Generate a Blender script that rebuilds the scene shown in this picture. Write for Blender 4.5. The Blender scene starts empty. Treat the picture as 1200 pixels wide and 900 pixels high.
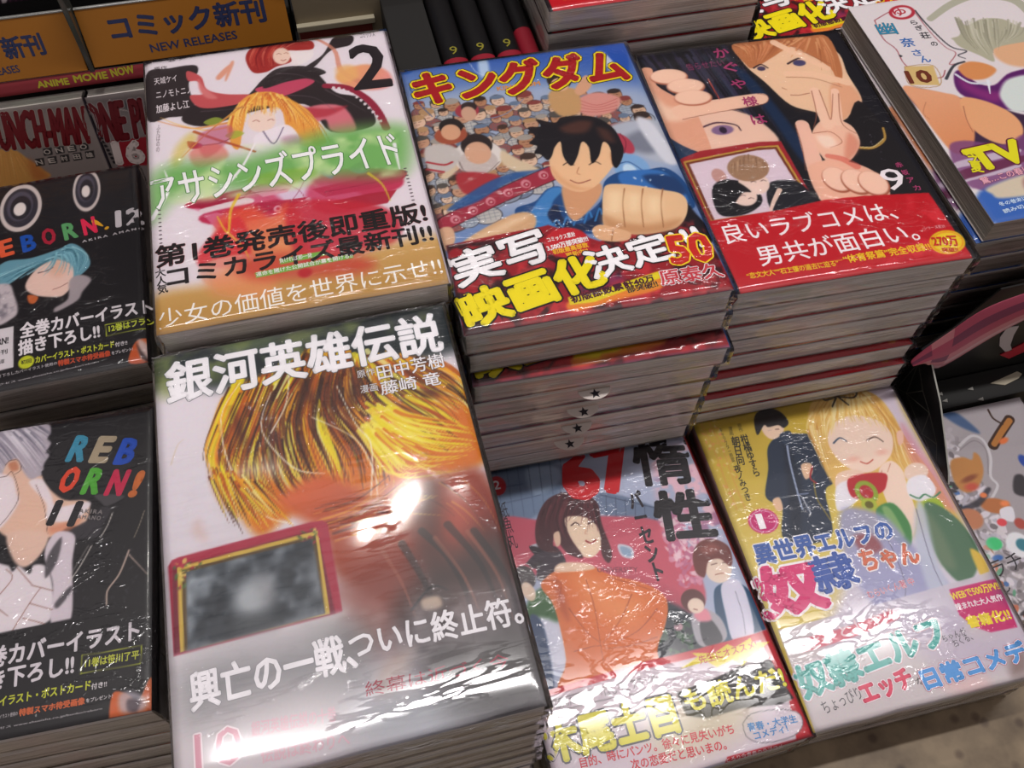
import bpy, bmesh, math, random
import numpy as np
from mathutils import Vector, Matrix, noise as mnoise

random.seed(7)
sc = bpy.context.scene
COL = sc.collection

# ------------------------------------------------------------------ camera
TZ = 0.75                      # table top height
CZ = TZ + 0.510                # camera height
cd = bpy.data.cameras.new('camera'); cam = bpy.data.objects.new('camera', cd); COL.objects.link(cam)
cd.lens = 31.695; cd.sensor_width = 36; cd.clip_start = 0.01
R_ = Vector((0.9716, -0.2359, 0.0181)); F_ = Vector((0.1403, 0.5129, -0.8469)).normalized()
R_ = (R_ - F_ * R_.dot(F_)).normalized(); U_ = R_.cross(F_)
cam.matrix_world = Matrix(((R_.x, U_.x, -F_.x, 0), (R_.y, U_.y, -F_.y, 0), (R_.z, U_.z, -F_.z, CZ), (0, 0, 0, 1)))
sc.camera = cam

# ------------------------------------------------------------------ world, lights, exposure
w = bpy.data.worlds.new('shop_interior'); sc.world = w; w.use_nodes = True
w.node_tree.nodes['Background'].inputs[0].default_value = (0.80, 0.72, 0.72, 1)
w.node_tree.nodes['Background'].inputs[1].default_value = 0.30
sc.view_settings.view_transform = 'Standard'; sc.view_settings.look = 'None'
sc.view_settings.gamma = 1; sc.view_settings.use_curve_mapping = False
sc.view_settings.exposure = 0.40
sc.cycles.transparent_max_bounces = 24

# ------------------------------------------------------------------ lights
def area(name, loc, sx, sy, power, col=(1, .96, .95), rot=(0, 0, 0)):
    l = bpy.data.lights.new(name, 'AREA'); l.shape = 'RECTANGLE'; l.size = sx; l.size_y = sy; l.energy = power; l.color = col
    o = bpy.data.objects.new(name, l); COL.objects.link(o); o.location = loc; o.rotation_euler = rot; return o
area('fluorescent_tube', (0.36, 0.42, CZ + 1.25), 1.75, 0.05, 14)
area('front_fill', (0.2, -2.3, CZ + 1.2), 2.4, .4, 62, rot=(-1.0, 0, 0))  # fill lamp added behind the camera to brighten the stacks' front faces
for i, (x, y) in enumerate(((-.066, .905), (.012, .905), (.155, .90))):
    l = bpy.data.lights.new('spot_bulb', 'POINT'); l.energy = 3.2 if i < 2 else .5; l.shadow_soft_size = .014 if i < 2 else .008; l.color = (1, .97, .9)
    o = bpy.data.objects.new('spot_bulb', l); COL.objects.link(o); o.location = (x, y, CZ + 1.27)

def W(p): return (p[0]/1000, p[1]/1000, p[2]/1000 + CZ)

# ------------------------------------------------------------------ helpers
def lin(h):
    c = [int(h[i:i+2], 16) / 255 for i in (0, 2, 4)]
    return tuple(x / 12.92 if x <= .04045 else ((x + .055) / 1.055) ** 2.4 for x in c)

GAIN = 1.0                    # ink colours were read under dim light: this is the step back to reflectance
def ink(h):
    return tuple(min(.9, v * GAIN) for v in lin(h))

MC = {}
def mat(h, rough=.5, spec=.4, emit=0, metal=0, raw=False):
    k = (h, rough, spec, emit, metal, raw)
    if k in MC: return MC[k]
    m = bpy.data.materials.new('ink_' + h); m.use_nodes = True
    b = m.node_tree.nodes['Principled BSDF']
    b.inputs['Base Color'].default_value = (*(lin(h) if raw else ink(h)), 1)
    b.inputs['Roughness'].default_value = rough; b.inputs['Specular IOR Level'].default_value = spec
    b.inputs['Metallic'].default_value = metal
    if emit:
        b.inputs['Emission Color'].default_value = (*lin(h), 1); b.inputs['Emission Strength'].default_value = emit
    MC[k] = m
    return m

def nodes(name):
    m = bpy.data.materials.new(name); m.use_nodes = True
    nt = m.node_tree; N = nt.nodes; L = nt.links
    return m, N, L, N['Principled BSDF']

def paint_mat():
    m, N, L, b = nodes('printed_cover')
    a = N.new('ShaderNodeAttribute'); a.attribute_name = 'Col'
    n = N.new('ShaderNodeTexNoise'); n.inputs['Scale'].default_value = 900; n.inputs['Detail'].default_value = 2
    t = N.new('ShaderNodeTexCoord'); L.new(t.outputs['Object'], n.inputs['Vector'])
    mx = N.new('ShaderNodeMix'); mx.data_type = 'RGBA'; mx.blend_type = 'MULTIPLY'; mx.inputs[0].default_value = .12
    L.new(a.outputs['Color'], mx.inputs[6]); L.new(n.outputs['Color'], mx.inputs[7]); L.new(mx.outputs[2], b.inputs['Base Color'])
    b.inputs['Roughness'].default_value = .42; b.inputs['Specular IOR Level'].default_value = .35
    return m
PAINT = paint_mat()

def pages_mat(name, c1, c2, zscale=1500):
    m, N, L, b = nodes(name)
    t = N.new('ShaderNodeTexCoord'); mp = N.new('ShaderNodeMapping'); mp.inputs['Scale'].default_value = (18, 18, zscale)
    L.new(t.outputs['Object'], mp.inputs['Vector'])
    n = N.new('ShaderNodeTexNoise'); n.inputs['Scale'].default_value = 1; n.inputs['Detail'].default_value = 4; n.inputs['Distortion'].default_value = .4
    L.new(mp.outputs[0], n.inputs['Vector'])
    n2 = N.new('ShaderNodeTexNoise'); n2.inputs['Scale'].default_value = 30; n2.inputs['Detail'].default_value = 3
    L.new(t.outputs['Object'], n2.inputs['Vector'])
    r = N.new('ShaderNodeValToRGB'); r.color_ramp.elements[0].position = .32; r.color_ramp.elements[1].position = .66
    r.color_ramp.elements[0].color = (*lin(c1), 1); r.color_ramp.elements[1].color = (*lin(c2), 1)
    L.new(n.outputs['Fac'], r.inputs['Fac'])
    mx = N.new('ShaderNodeMix'); mx.data_type = 'RGBA'; mx.blend_type = 'MULTIPLY'; mx.inputs[0].default_value = .18
    L.new(r.outputs[0], mx.inputs[6]); L.new(n2.outputs['Color'], mx.inputs[7]); L.new(mx.outputs[2], b.inputs['Base Color'])
    bp = N.new('ShaderNodeBump'); bp.inputs['Strength'].default_value = .6; bp.inputs['Distance'].default_value = .0006
    L.new(n.outputs['Fac'], bp.inputs['Height']); L.new(bp.outputs[0], b.inputs['Normal'])
    b.inputs['Roughness'].default_value = .85; b.inputs['Specular IOR Level'].default_value = .15
    return m
PAGES = pages_mat('page_edges_grey', 'c2b9b0', 'f0e9e2')
PAGES_DARK = pages_mat('page_edges_dark', '4a463d', '6f6a5c')

def wrap_mat(name, fac=.07, rough=.09, scale=60, bump=.5, stretch=(1, 1, 1), ridge=.5, rot=0, slack=.6, dist=.0012):
    """clear shrink film: mostly see-through, a wrinkled gloss on top"""
    m = bpy.data.materials.new(name); m.use_nodes = True
    nt = m.node_tree; N = nt.nodes; L = nt.links; N.clear()
    out = N.new('ShaderNodeOutputMaterial'); mix = N.new('ShaderNodeMixShader')
    tr = N.new('ShaderNodeBsdfTransparent'); tr.inputs[0].default_value = (.985, .985, .985, 1)
    gl = N.new('ShaderNodeBsdfGlossy'); gl.inputs['Roughness'].default_value = rough
    gl.inputs['Color'].default_value = (1, 1, 1, 1)
    t = N.new('ShaderNodeTexCoord'); mp = N.new('ShaderNodeMapping')
    mp.inputs['Scale'].default_value = stretch; mp.inputs['Rotation'].default_value = (0, 0, rot)
    L.new(t.outputs['Object'], mp.inputs['Vector'])
    n1 = N.new('ShaderNodeTexNoise'); n1.inputs['Scale'].default_value = scale; n1.inputs['Detail'].default_value = 3
    n1.inputs['Distortion'].default_value = .8
    L.new(mp.outputs[0], n1.inputs['Vector'])
    # ridges = thin creases where the noise crosses its middle
    s = N.new('ShaderNodeMath'); s.operation = 'SUBTRACT'; s.inputs[1].default_value = .5; L.new(n1.outputs['Fac'], s.inputs[0])
    ab = N.new('ShaderNodeMath'); ab.operation = 'ABSOLUTE'; L.new(s.outputs[0], ab.inputs[0])
    mr = N.new('ShaderNodeMapRange'); mr.inputs['From Min'].default_value = 0; mr.inputs['From Max'].default_value = .05
    mr.inputs['To Min'].default_value = 1; mr.inputs['To Max'].default_value = 0; L.new(ab.outputs[0], mr.inputs['Value'])
    # where the film is slack
    n2 = N.new('ShaderNodeTexNoise'); n2.inputs['Scale'].default_value = 14; n2.inputs['Detail'].default_value = 1
    L.new(t.outputs['Object'], n2.inputs['Vector'])
    mk = N.new('ShaderNodeMapRange'); mk.inputs['From Min'].default_value = .42; mk.inputs['From Max'].default_value = .62
    L.new(n2.outputs['Fac'], mk.inputs['Value'])
    mul = N.new('ShaderNodeMath'); mul.operation = 'MULTIPLY'; L.new(mr.outputs[0], mul.inputs[0]); L.new(mk.outputs[0], mul.inputs[1])
    sc_ = N.new('ShaderNodeMath'); sc_.operation = 'MULTIPLY_ADD'; sc_.inputs[1].default_value = ridge
    L.new(mul.outputs[0], sc_.inputs[0]); hf = N.new('ShaderNodeMath'); hf.operation = 'MULTIPLY'; hf.inputs[1].default_value = slack
    L.new(n2.outputs['Fac'], hf.inputs[0]); L.new(hf.outputs[0], sc_.inputs[2])
    bp = N.new('ShaderNodeBump'); bp.inputs['Strength'].default_value = bump; bp.inputs['Distance'].default_value = dist
    L.new(sc_.outputs[0], bp.inputs['Height']); L.new(bp.outputs[0], gl.inputs['Normal'])
    fr = N.new('ShaderNodeFresnel'); fr.inputs['IOR'].default_value = 1.35
    ad = N.new('ShaderNodeMath'); ad.operation = 'ADD'; ad.inputs[1].default_value = fac; ad.use_clamp = True
    L.new(fr.outputs[0], ad.inputs[0])
    L.new(ad.outputs[0], mix.inputs[0]); L.new(tr.outputs[0], mix.inputs[1]); L.new(gl.outputs[0], mix.inputs[2])
    L.new(mix.outputs[0], out.inputs[0])
    return m

def link(name, me, parent=None, loc=None, rz=0):
    o = bpy.data.objects.new(name, me); COL.objects.link(o)
    if parent: o.parent = parent
    if loc: o.location = loc
    if rz: o.rotation_euler = (0, 0, rz)
    return o

def thing(name, label, cat, loc=(0, 0, 0), rz=0, group=None):
    o = link(name, None, None, loc, rz); o.empty_display_size = .02
    o['label'] = label; o['category'] = cat
    if group: o['group'] = group
    return o

def tag(o, label, cat, group=None):
    o['label'] = label; o['category'] = cat
    if group: o['group'] = group
    return o

def mesh(name, V, Fc, mats, mi=None, smooth=False):
    me = bpy.data.meshes.new(name); me.from_pydata([tuple(v) for v in V], [], Fc); 
    for m in (mats if isinstance(mats, (list, tuple)) else [mats]): me.materials.append(m)
    if mi is not None: me.polygons.foreach_set('material_index', mi)
    if smooth: me.polygons.foreach_set('use_smooth', [True] * len(Fc))
    me.update(); return me

BOXF = [(0, 3, 2, 1), (4, 5, 6, 7), (0, 1, 5, 4), (1, 2, 6, 5), (2, 3, 7, 6), (3, 0, 4, 7)]
def box_into(V, Fc, x0, y0, z0, x1, y1, z1, jit=0):
    b = len(V)
    P = [(x0, y0, z0), (x1, y0, z0), (x1, y1, z0), (x0, y1, z0), (x0, y0, z1), (x1, y0, z1), (x1, y1, z1), (x0, y1, z1)]
    V += P; Fc += [tuple(i + b for i in f) for f in BOXF]

def bevel(me, w_, seg=2):
    bm = bmesh.new(); bm.from_mesh(me)
    bmesh.ops.bevel(bm, geom=bm.edges[:], offset=w_, segments=seg, profile=.6, affect='EDGES', clamp_overlap=True)
    bm.to_mesh(me); bm.free(); me.update(); return me

def box_mesh(name, x0, y0, z0, x1, y1, z1, m, bev=0, seg=2):
    V, Fc = [], []; box_into(V, Fc, x0, y0, z0, x1, y1, z1); me = mesh(name, V, Fc, m)
    return bevel(me, bev, seg) if bev else me

# ------------------------------------------------------------------ cover painter: flat print held as colours on a fine mesh
def catmull(P, k=5, closed=True):
    P = np.asarray(P, float); n = len(P); out = []
    for i in range(n if closed else n - 1):
        if closed: a, b, c, d = P[i-1], P[i], P[(i+1) % n], P[(i+2) % n]
        else: a, b, c, d = P[max(i-1, 0)], P[i], P[i+1], P[min(i+2, n-1)]
        for j in range(k):
            t = j / k
            out.append(.5 * ((2*b) + (c-a)*t + (2*a-5*b+4*c-d)*t*t + (3*b-a-3*c+d)*t**3))
    if not closed: out.append(P[-1])
    return np.array(out)

def vnoise(X, Y, seed):
    rs = np.random.RandomState(seed); G = rs.rand(64, 64)
    xi = np.floor(X).astype(int); yi = np.floor(Y).astype(int); fx = X - xi; fy = Y - yi
    fx = fx*fx*(3-2*fx); fy = fy*fy*(3-2*fy)
    g = lambda a, b: G[a % 64, b % 64]
    return (g(xi, yi)*(1-fx)+g(xi+1, yi)*fx)*(1-fy)+(g(xi, yi+1)*(1-fx)+g(xi+1, yi+1)*fx)*fy

class Paint:
    def __init__(s, w, h, bg, res=.52):
        s.W, s.H = w, h; s.nx = int(round(w/res)) + 1; s.ny = int(round(h/res)) + 1
        s.x = np.linspace(0, w, s.nx); s.y = np.linspace(0, h, s.ny)
        s.X, s.Y = np.meshgrid(s.x, s.y); s.C = np.empty((s.ny, s.nx, 3)); s.C[:] = [int(bg[i:i+2], 16)/255 for i in (0, 2, 4)]
        s.rs = np.random.RandomState(3)
    def sl(s, x0, y0, x1, y1):
        i0 = max(0, np.searchsorted(s.x, x0)-1); i1 = min(s.nx, np.searchsorted(s.x, x1)+1)
        j0 = max(0, np.searchsorted(s.y, y0)-1); j1 = min(s.ny, np.searchsorted(s.y, y1)+1)
        return (slice(j0, j1), slice(i0, i1)) if i1 > i0 and j1 > j0 else None
    def put(s, q, a, col):
        c = np.array([int(col[i:i+2], 16)/255 for i in (0, 2, 4)]) if isinstance(col, str) else col
        s.C[q] = s.C[q]*(1-a[..., None]) + c*a[..., None]
    def cov(s, P, blur, smooth=True):
        P = catmull(P) if smooth else np.asarray(P, float)
        q = s.sl(P[:, 0].min()-blur*2, P[:, 1].min()-blur*2, P[:, 0].max()+blur*2, P[:, 1].max()+blur*2)
        if q is None: return None, None
        X, Y = s.X[q], s.Y[q]; ins = np.zeros(X.shape, bool); d2 = np.full(X.shape, 1e9)
        for a, b in zip(P, np.roll(P, -1, 0)):
            ex, ey = b[0]-a[0], b[1]-a[1]; L = ex*ex+ey*ey
            if L < 1e-9: continue
            if a[1] != b[1]:
                c = ((a[1] > Y) != (b[1] > Y)) & (X < ex*(Y-a[1])/(ey if ey else 1e-9)+a[0]); ins ^= c
            t = np.clip(((X-a[0])*ex+(Y-a[1])*ey)/L, 0, 1)
            d2 = np.minimum(d2, (X-a[0]-t*ex)**2+(Y-a[1]-t*ey)**2)
        d = np.sqrt(d2)*np.where(ins, 1, -1)
        a = np.clip(.5+d/(2*max(blur, .2)), 0, 1); return q, a*a*(3-2*a)
    def f(s, col, blur, P, al=1, smooth=True):
        q, a = s.cov(P, blur, smooth)
        if q: s.put(q, a*al, col)
    def g(s, c1, c2, ax, blur, P, al=1, smooth=True):
        q, a = s.cov(P, blur, smooth)
        if not q: return
        x0, y0, x1, y1 = ax; L = (x1-x0)**2+(y1-y0)**2
        t = np.clip(((s.X[q]-x0)*(x1-x0)+(s.Y[q]-y0)*(y1-y0))/L, 0, 1)[..., None]
        A = np.array([int(c1[i:i+2], 16)/255 for i in (0, 2, 4)]); B = np.array([int(c2[i:i+2], 16)/255 for i in (0, 2, 4)])
        s.put(q, a*al, A*(1-t)+B*t)
    def e(s, col, blur, cx, cy, rx, ry, rot=0, al=1):
        r = max(rx, ry)+blur*2; q = s.sl(cx-r, cy-r, cx+r, cy+r)
        if q is None: return
        c, n = math.cos(rot), math.sin(rot); dx, dy = s.X[q]-cx, s.Y[q]-cy
        u, v = dx*c+dy*n, -dx*n+dy*c; d = (1-np.sqrt((u/rx)**2+(v/ry)**2))*min(rx, ry)
        a = np.clip(.5+d/(2*max(blur, .2)), 0, 1); s.put(q, a*a*(3-2*a)*al, col)
    def k(s, col, w0, w1, P, al=1, blur=.22, smooth=True):
        P = catmull(P, 5, False) if smooth and len(P) > 2 else np.asarray(P, float)
        m = max(w0, w1)/2+blur*2; q = s.sl(P[:, 0].min()-m, P[:, 1].min()-m, P[:, 0].max()+m, P[:, 1].max()+m)
        if q is None: return
        X, Y = s.X[q], s.Y[q]; best = np.full(X.shape, -1e9); n = len(P)-1
        for i in range(n):
            a, b = P[i], P[i+1]; ex, ey = b-a; L = ex*ex+ey*ey+1e-12
            t = np.clip(((X-a[0])*ex+(Y-a[1])*ey)/L, 0, 1); d = np.hypot(X-a[0]-t*ex, Y-a[1]-t*ey)
            best = np.maximum(best, (w0+(w1-w0)*(i+t)/n)/2-d)
        a = np.clip(.5+best/(2*blur), 0, 1); s.put(q, a*al, col)
    def h(s, cols, n, wd, guides, al=.85, jit=1.5):
        G = [catmull(g_, 5, False) for g_ in guides]
        for _ in range(n):
            u = s.rs.rand()*(len(G)-1); i = int(u); t = u-i; P = G[i]*(1-t)+G[i+1]*t
            a, b = sorted(s.rs.rand(2)); m = len(P); a = int(a*(m-3)*.7); b = max(a+3, int((.3+b*.7)*m))
            P = P[a:b]+s.rs.randn(2)*jit
            s.k(cols[s.rs.randint(len(cols))], wd*(.4+s.rs.rand()), .1, P, al, smooth=False)
    def n(s, col, amt, scale, blur, P, seed=1, lo=.45, hi=.7):
        q, a = s.cov(P, blur, False)
        if not q: return
        X, Y = s.X[q]/scale, s.Y[q]/scale
        v = .55*vnoise(X, Y, seed)+.3*vnoise(X*2.1, Y*2.1, seed+1)+.15*vnoise(X*4.3, Y*4.3, seed+2)
        s.put(q, a*amt*np.clip((v-lo)/(hi-lo), 0, 1), col)
    def c(s, n, r, P):                       # a crowd: round heads over bulky bodies
        P = np.asarray(P, float)
        from_ = P.min(0); to = P.max(0); pts = []
        def inside(x, y):
            r_ = False
            for a, b in zip(P, np.roll(P, -1, 0)):
                if (a[1] > y) != (b[1] > y) and x < (b[0]-a[0])*(y-a[1])/(b[1]-a[1])+a[0]: r_ = not r_
            return r_
        for _ in range(3000):
            x, y = from_+(to-from_)*s.rs.rand(2)
            if inside(x, y) and all((x-u)**2+(y-v)**2 > (2.0*r)**2 for u, v in pts): pts.append((x, y))
            if len(pts) >= n: break
        pts.sort(key=lambda p: -p[1])
        for x, y in pts:
            R_ = s.rs.randint; b = ['98a0b0', 'b4b0ac', '9a5c58', 'c4c0bc', '7c88a0', 'd0c4b8', 'a8b0bc'][R_(7)]
            rr = r*(.8+.6*s.rs.rand()); sk = ['d8b498', 'c89c80', 'e0c0a8', 'b88868'][R_(4)]
            hat = ['3a2c28', '5a5450', 'a8a098', '8c4440', '4c3830', '708098', 'b8946c'][R_(7)]
            s.e('50505c', .3, x, y-rr*1.9, rr*1.75, rr*1.35); s.e(b, .3, x, y-rr*1.9, rr*1.6, rr*1.2)
            for k_ in range(3): s.k('646c7c', .3, .3, [(x-rr*1.3, y-rr*(1.3+k_*.5)), (x+rr*1.3, y-rr*(1.2+k_*.5))], .7)
            for k_ in range(4): s.k('646c7c', .3, .3, [(x-rr*(1.0-.6*k_), y-rr*1.1), (x-rr*(1.0-.6*k_), y-rr*2.7)], .5)
            s.e('402c28', .3, x, y, rr*1.02, rr*1.12); s.e(sk, .3, x+rr*.05, y-rr*.15, rr*.9, rr*.92)
            s.e(hat, .3, x, y+rr*.62, rr*.95, rr*(.35+.3*s.rs.rand()))
            s.k('5a3c30', .35, .3, [(x-rr*.45, y-rr*.1), (x-rr*.15, y-rr*.12)]); s.k('5a3c30', .35, .3, [(x+rr*.15, y-rr*.12), (x+rr*.45, y-rr*.1)])
            s.k('8c5040', .3, .3, [(x-rr*.15, y-rr*.55), (x+rr*.2, y-rr*.55)])
    def s_(s, cols, n, r, P):                # loose scatter of blobs
        P = np.asarray(P, float); a, b = P.min(0), P.max(0)
        for _ in range(n):
            x, y = a+(b-a)*s.rs.rand(2)
            s.e(cols[s.rs.randint(len(cols))], .3, x, y, r*(.3+s.rs.rand()), r*(.2+.6*s.rs.rand()), s.rs.rand()*3.1, .85)
    def run(s, ops):
        for o in ops:
            k = o[0]
            getattr(s, {'s': 's_'}.get(k, k))(*o[1:])
        return s

def hill(x, y, w, h, amp, edge=1):                    # the slight bow of a paperback cover (metres in, metres out)
    u, v = x/w, y/h
    e = max(0, 1-min(u, 1-u, v*h/w, (1-v)*h/w)*w/.003)
    return amp*math.sin(math.pi*min(max(u, 0), 1))*.9 + amp*.35*math.sin(5*v+1.3*u) - .0006*e*e*edge

def cover_mesh(name, P, T, amp=.0004, spine='c0b8b4', back='c8c0bc', step=1):
    """front board carrying the print, rounded spine on the right, back board"""
    w, h = P.W/1000, P.H/1000
    if step > 1:
        P = type('Coarse', (), dict(x=P.x[::step].copy(), y=P.y[::step].copy(), X=P.X[::step, ::step].copy(), Y=P.Y[::step, ::step].copy(), C=P.C[::step, ::step]))()
        P.X *= w*1000/P.x[-1]; P.Y *= h*1000/P.y[-1]; P.x *= w*1000/P.x[-1]; P.y *= h*1000/P.y[-1]; P.nx, P.ny = len(P.x), len(P.y)
    Z = np.array([[hill(x/1000, y/1000, w, h, amp, 1 if step == 1 else .1) for x in P.x] for y in P.y]) + T
    V = np.stack([P.X/1000, P.Y/1000, Z], -1).reshape(-1, 3)
    nx, ny = P.nx, P.ny
    idx = np.arange(nx*ny).reshape(ny, nx)
    Q = np.stack([idx[:-1, :-1], idx[:-1, 1:], idx[1:, 1:], idx[1:, :-1]], -1).reshape(-1, 4)
    c = np.clip(P.C, 0, 1); c = np.where(c <= .04045, c/12.92, ((c+.055)/1.055)**2.4); c = np.minimum(c*GAIN, .9)
    cols = np.concatenate([c.reshape(-1, 3), np.ones((nx*ny, 1))], 1)
    V = V.tolist(); Fc = Q.tolist()
    b0 = len(V); sp = ink(spine); bk = ink(back); extra = []
    # spine: curved strip, then back board, then the paper thickness under the front board
    prof = [(w, T-.0002), (w+.0009, T-.0012), (w+.0012, T*.5), (w+.0009, .0012), (w, .0002), (.0, .0002)]
    for j, yy in enumerate((0, h)):
        for (px, pz) in prof: V.append((px, yy, pz)); extra.append((*(sp if px > w-.0001 and pz > .0003 else bk), 1))
    m = len(prof)
    for i in range(m-1): Fc.append((b0+i, b0+i+1, b0+m+i+1, b0+m+i))
    b1 = len(V)
    for (x0, y0, x1, y1) in ((0, 0, w, 0), (0, h, 0, 0)):
        k = len(V); V += [(x0, y0, T-.0006), (x1, y1, T-.0006), (x1, y1, T-.0011), (x0, y0, T-.0011)]; Fc.append((k, k+1, k+2, k+3))
        extra += [(.62, .58, .58, 1)]*4
    me = mesh(name, V, Fc, PAINT, None, True)
    at = me.color_attributes.new('Col', 'FLOAT_COLOR', 'POINT')
    at.data.foreach_set('color', np.concatenate([cols, np.array(extra)]).astype(np.float32).ravel())
    return me

def page_mesh(name, w, h, T, seed=0, m=None, n=7):
    rs = random.Random(seed); V, Fc = [], []; z = .0006; top = T-.0009
    cuts = [z+(top-z)*(i+rs.uniform(-.2, .2)*(0 < i < n))/n for i in range(n+1)]
    for i in range(n):
        a, b, c = rs.uniform(.0008, .0011), rs.uniform(.0002, .0005), rs.uniform(.0002, .0005)
        box_into(V, Fc, a, b, cuts[i], w-.0008, h-c, cuts[i+1]+.00001)
    return mesh(name, V, Fc, m or PAGES)

def film_mesh(name, w, h, T, seed, m, amp=.0004):
    """loose shrink film: a thin rounded bag, rumpled, open to nothing"""
    nx, ny = 26, 34; V, Fc = [], []; o = .0007; rs = random.Random(seed)
    ph = rs.uniform(0, 50)
    def zt(x, y): return T+hill(min(max(x, 0), w), min(max(y, 0), h), w, h, amp)+.00050+.0003*mnoise.noise(Vector((x*28+ph, y*28, ph)))
    for j in range(ny+1):
        for i in range(nx+1):
            x = -o+(w+2*o+.0012)*i/nx; y = -o+(h+2*o)*j/ny; V.append((x, y, zt(x, y)))
    for j in range(ny):
        for i in range(nx): a = j*(nx+1)+i; Fc.append((a, a+1, a+nx+2, a+nx+1))
    # skirt round the rim, four rings down
    rim = [i for i in range(nx+1)]+[j*(nx+1)+nx for j in range(1, ny+1)]+[ny*(nx+1)+i for i in range(nx-1, -1, -1)]+[j*(nx+1) for j in range(ny-1, 0, -1)]
    prev = rim; cx, cy = w/2, h/2
    for r in range(1, 6):
        cur = []
        for k in rim:
            x, y, z = V[k]; t = r/5; zz = z*(1-t)+.0003*t
            d = .0009*mnoise.noise(Vector((x*60+ph, y*60, zz*160)))+.0002
            V.append((x+(d if x > w else -d if x < 0 else 0), y+(d if y > h else -d if y < 0 else 0), zz)); cur.append(len(V)-1)
        n = len(rim)
        for k in range(n): Fc.append((prev[k], cur[k], cur[(k+1) % n], prev[(k+1) % n]))
        prev = cur
    me = mesh(name, V, Fc, m, None, True)
    return me

# ------------------------------------------------------------------ lettering
TC = {}
def glyphs(s, space=1.0):
    """flat letter shapes at size 1 and the edges of their outlines"""
    k = (s, space)
    if k in TC: return TC[k]
    cu = bpy.data.curves.new('t', 'FONT'); cu.body = s; cu.size = 1; cu.resolution_u = 2
    cu.align_x = 'CENTER'; cu.space_line = .86; cu.space_character = space
    o = bpy.data.objects.new('t', cu); COL.objects.link(o)
    me = bpy.data.meshes.new_from_object(o.evaluated_get(bpy.context.evaluated_depsgraph_get()))
    bm = bmesh.new(); bm.from_mesh(me); bmesh.ops.remove_doubles(bm, verts=bm.verts[:], dist=1e-5); bm.to_mesh(me); bm.free()
    n = len(me.vertices); V = np.empty(n*3); me.vertices.foreach_get('co', V); V = V.reshape(-1, 3)[:, :2]
    Fc = [tuple(p.vertices) for p in me.polygons]; cnt = {}
    for f in Fc:
        for a, b in zip(f, f[1:]+f[:1]): e = (min(a, b), max(a, b)); cnt[e] = cnt.get(e, 0)+1
    E = [e for e, c in cnt.items() if c == 1]
    bpy.data.objects.remove(o); bpy.data.curves.remove(cu); bpy.data.meshes.remove(me)
    TC[k] = (V, Fc, E); return TC[k]

def thicken(V, E, off):
    """a strip along every outline edge: bolder letters, or a coloured rim"""
    V2, F2 = [], []
    for a, b in E:
        p, q = V[a], V[b]; d = q-p; L = math.hypot(*d)
        if L < 1e-6: continue
        d = d/L; n = np.array([-d[1], d[0]])*off; m = d*off*.45; i = len(V2)
        V2 += [p-m+n*.8, p-m-n*.8, p-n, q-n, q+m-n*.8, q+m+n*.8, q+n, p+n]
        F2.append(tuple(range(i, i+8)))
    return V2, F2

def lettering(parent, name, s, x0, y0, x1, y1, H, fill, T=0, w=1, h=1, amp=0, bold=.012, ol=(), sh=0, zoff=0, space=1.0, label=None, surf=None):
    """text whose box starts at (x0,y0) mm, runs to (x1,y1) and is H mm tall; flat print a hair above the paper"""
    V0, F0, E = glyphs(s, space)
    if not len(V0): return
    lo, hi = V0.min(0), V0.max(0); ux, uy = x1-x0, y1-y0; L = math.hypot(ux, uy); ux, uy = ux/L, uy/L
    S = (V0-lo)/(hi-lo+1e-9)*np.array([L, H]); em = math.sqrt(L/(hi[0]-lo[0]+1e-9)*H/(hi[1]-lo[1]+1e-9))
    V, Fc, mi, mats = [], [], [], []
    def put(P, F, z, li):
        b = len(V)
        for a, c in P:
            x = (x0+ux*a+(-uy+ux*sh)*c)/1000; y = (y0+uy*a+(ux+uy*sh)*c)/1000
            V.append((x, y, T+z+(hill(x, y, w, h, amp) if w != 1 else 0)))
        Fc.extend(tuple(i+b for i in f) for f in F); mi.extend([li]*len(F))
    lay = list(ol)+[(fill, bold)]
    for li, (col, off) in enumerate(lay):
        z = .00006+.00004*li+zoff; mats.append(mat(col, .42, .35))
        if off > 0: put(*thicken(S, E, off*em), z, li)
        if li == len(lay)-1 or not off: put(S, F0, z+.000012, li)
    o = link(name, mesh(name, V, Fc, mats, mi), parent)
    if label: o['label'] = label
    return o

FILM = wrap_mat('shrink_film', .02, .11, 55, .38, (1, 2.2, 1), .5)
FILM_TIGHT = wrap_mat('shrink_film_creased', .03, .085, 100, 1.0, (.35, 2.6, 1), 1.3, .35, .16, .0018)
FILM_SIDE = wrap_mat('shrink_film_side', .03, .14, 42, .5, (.6, .6, 2.2), .6)

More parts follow.
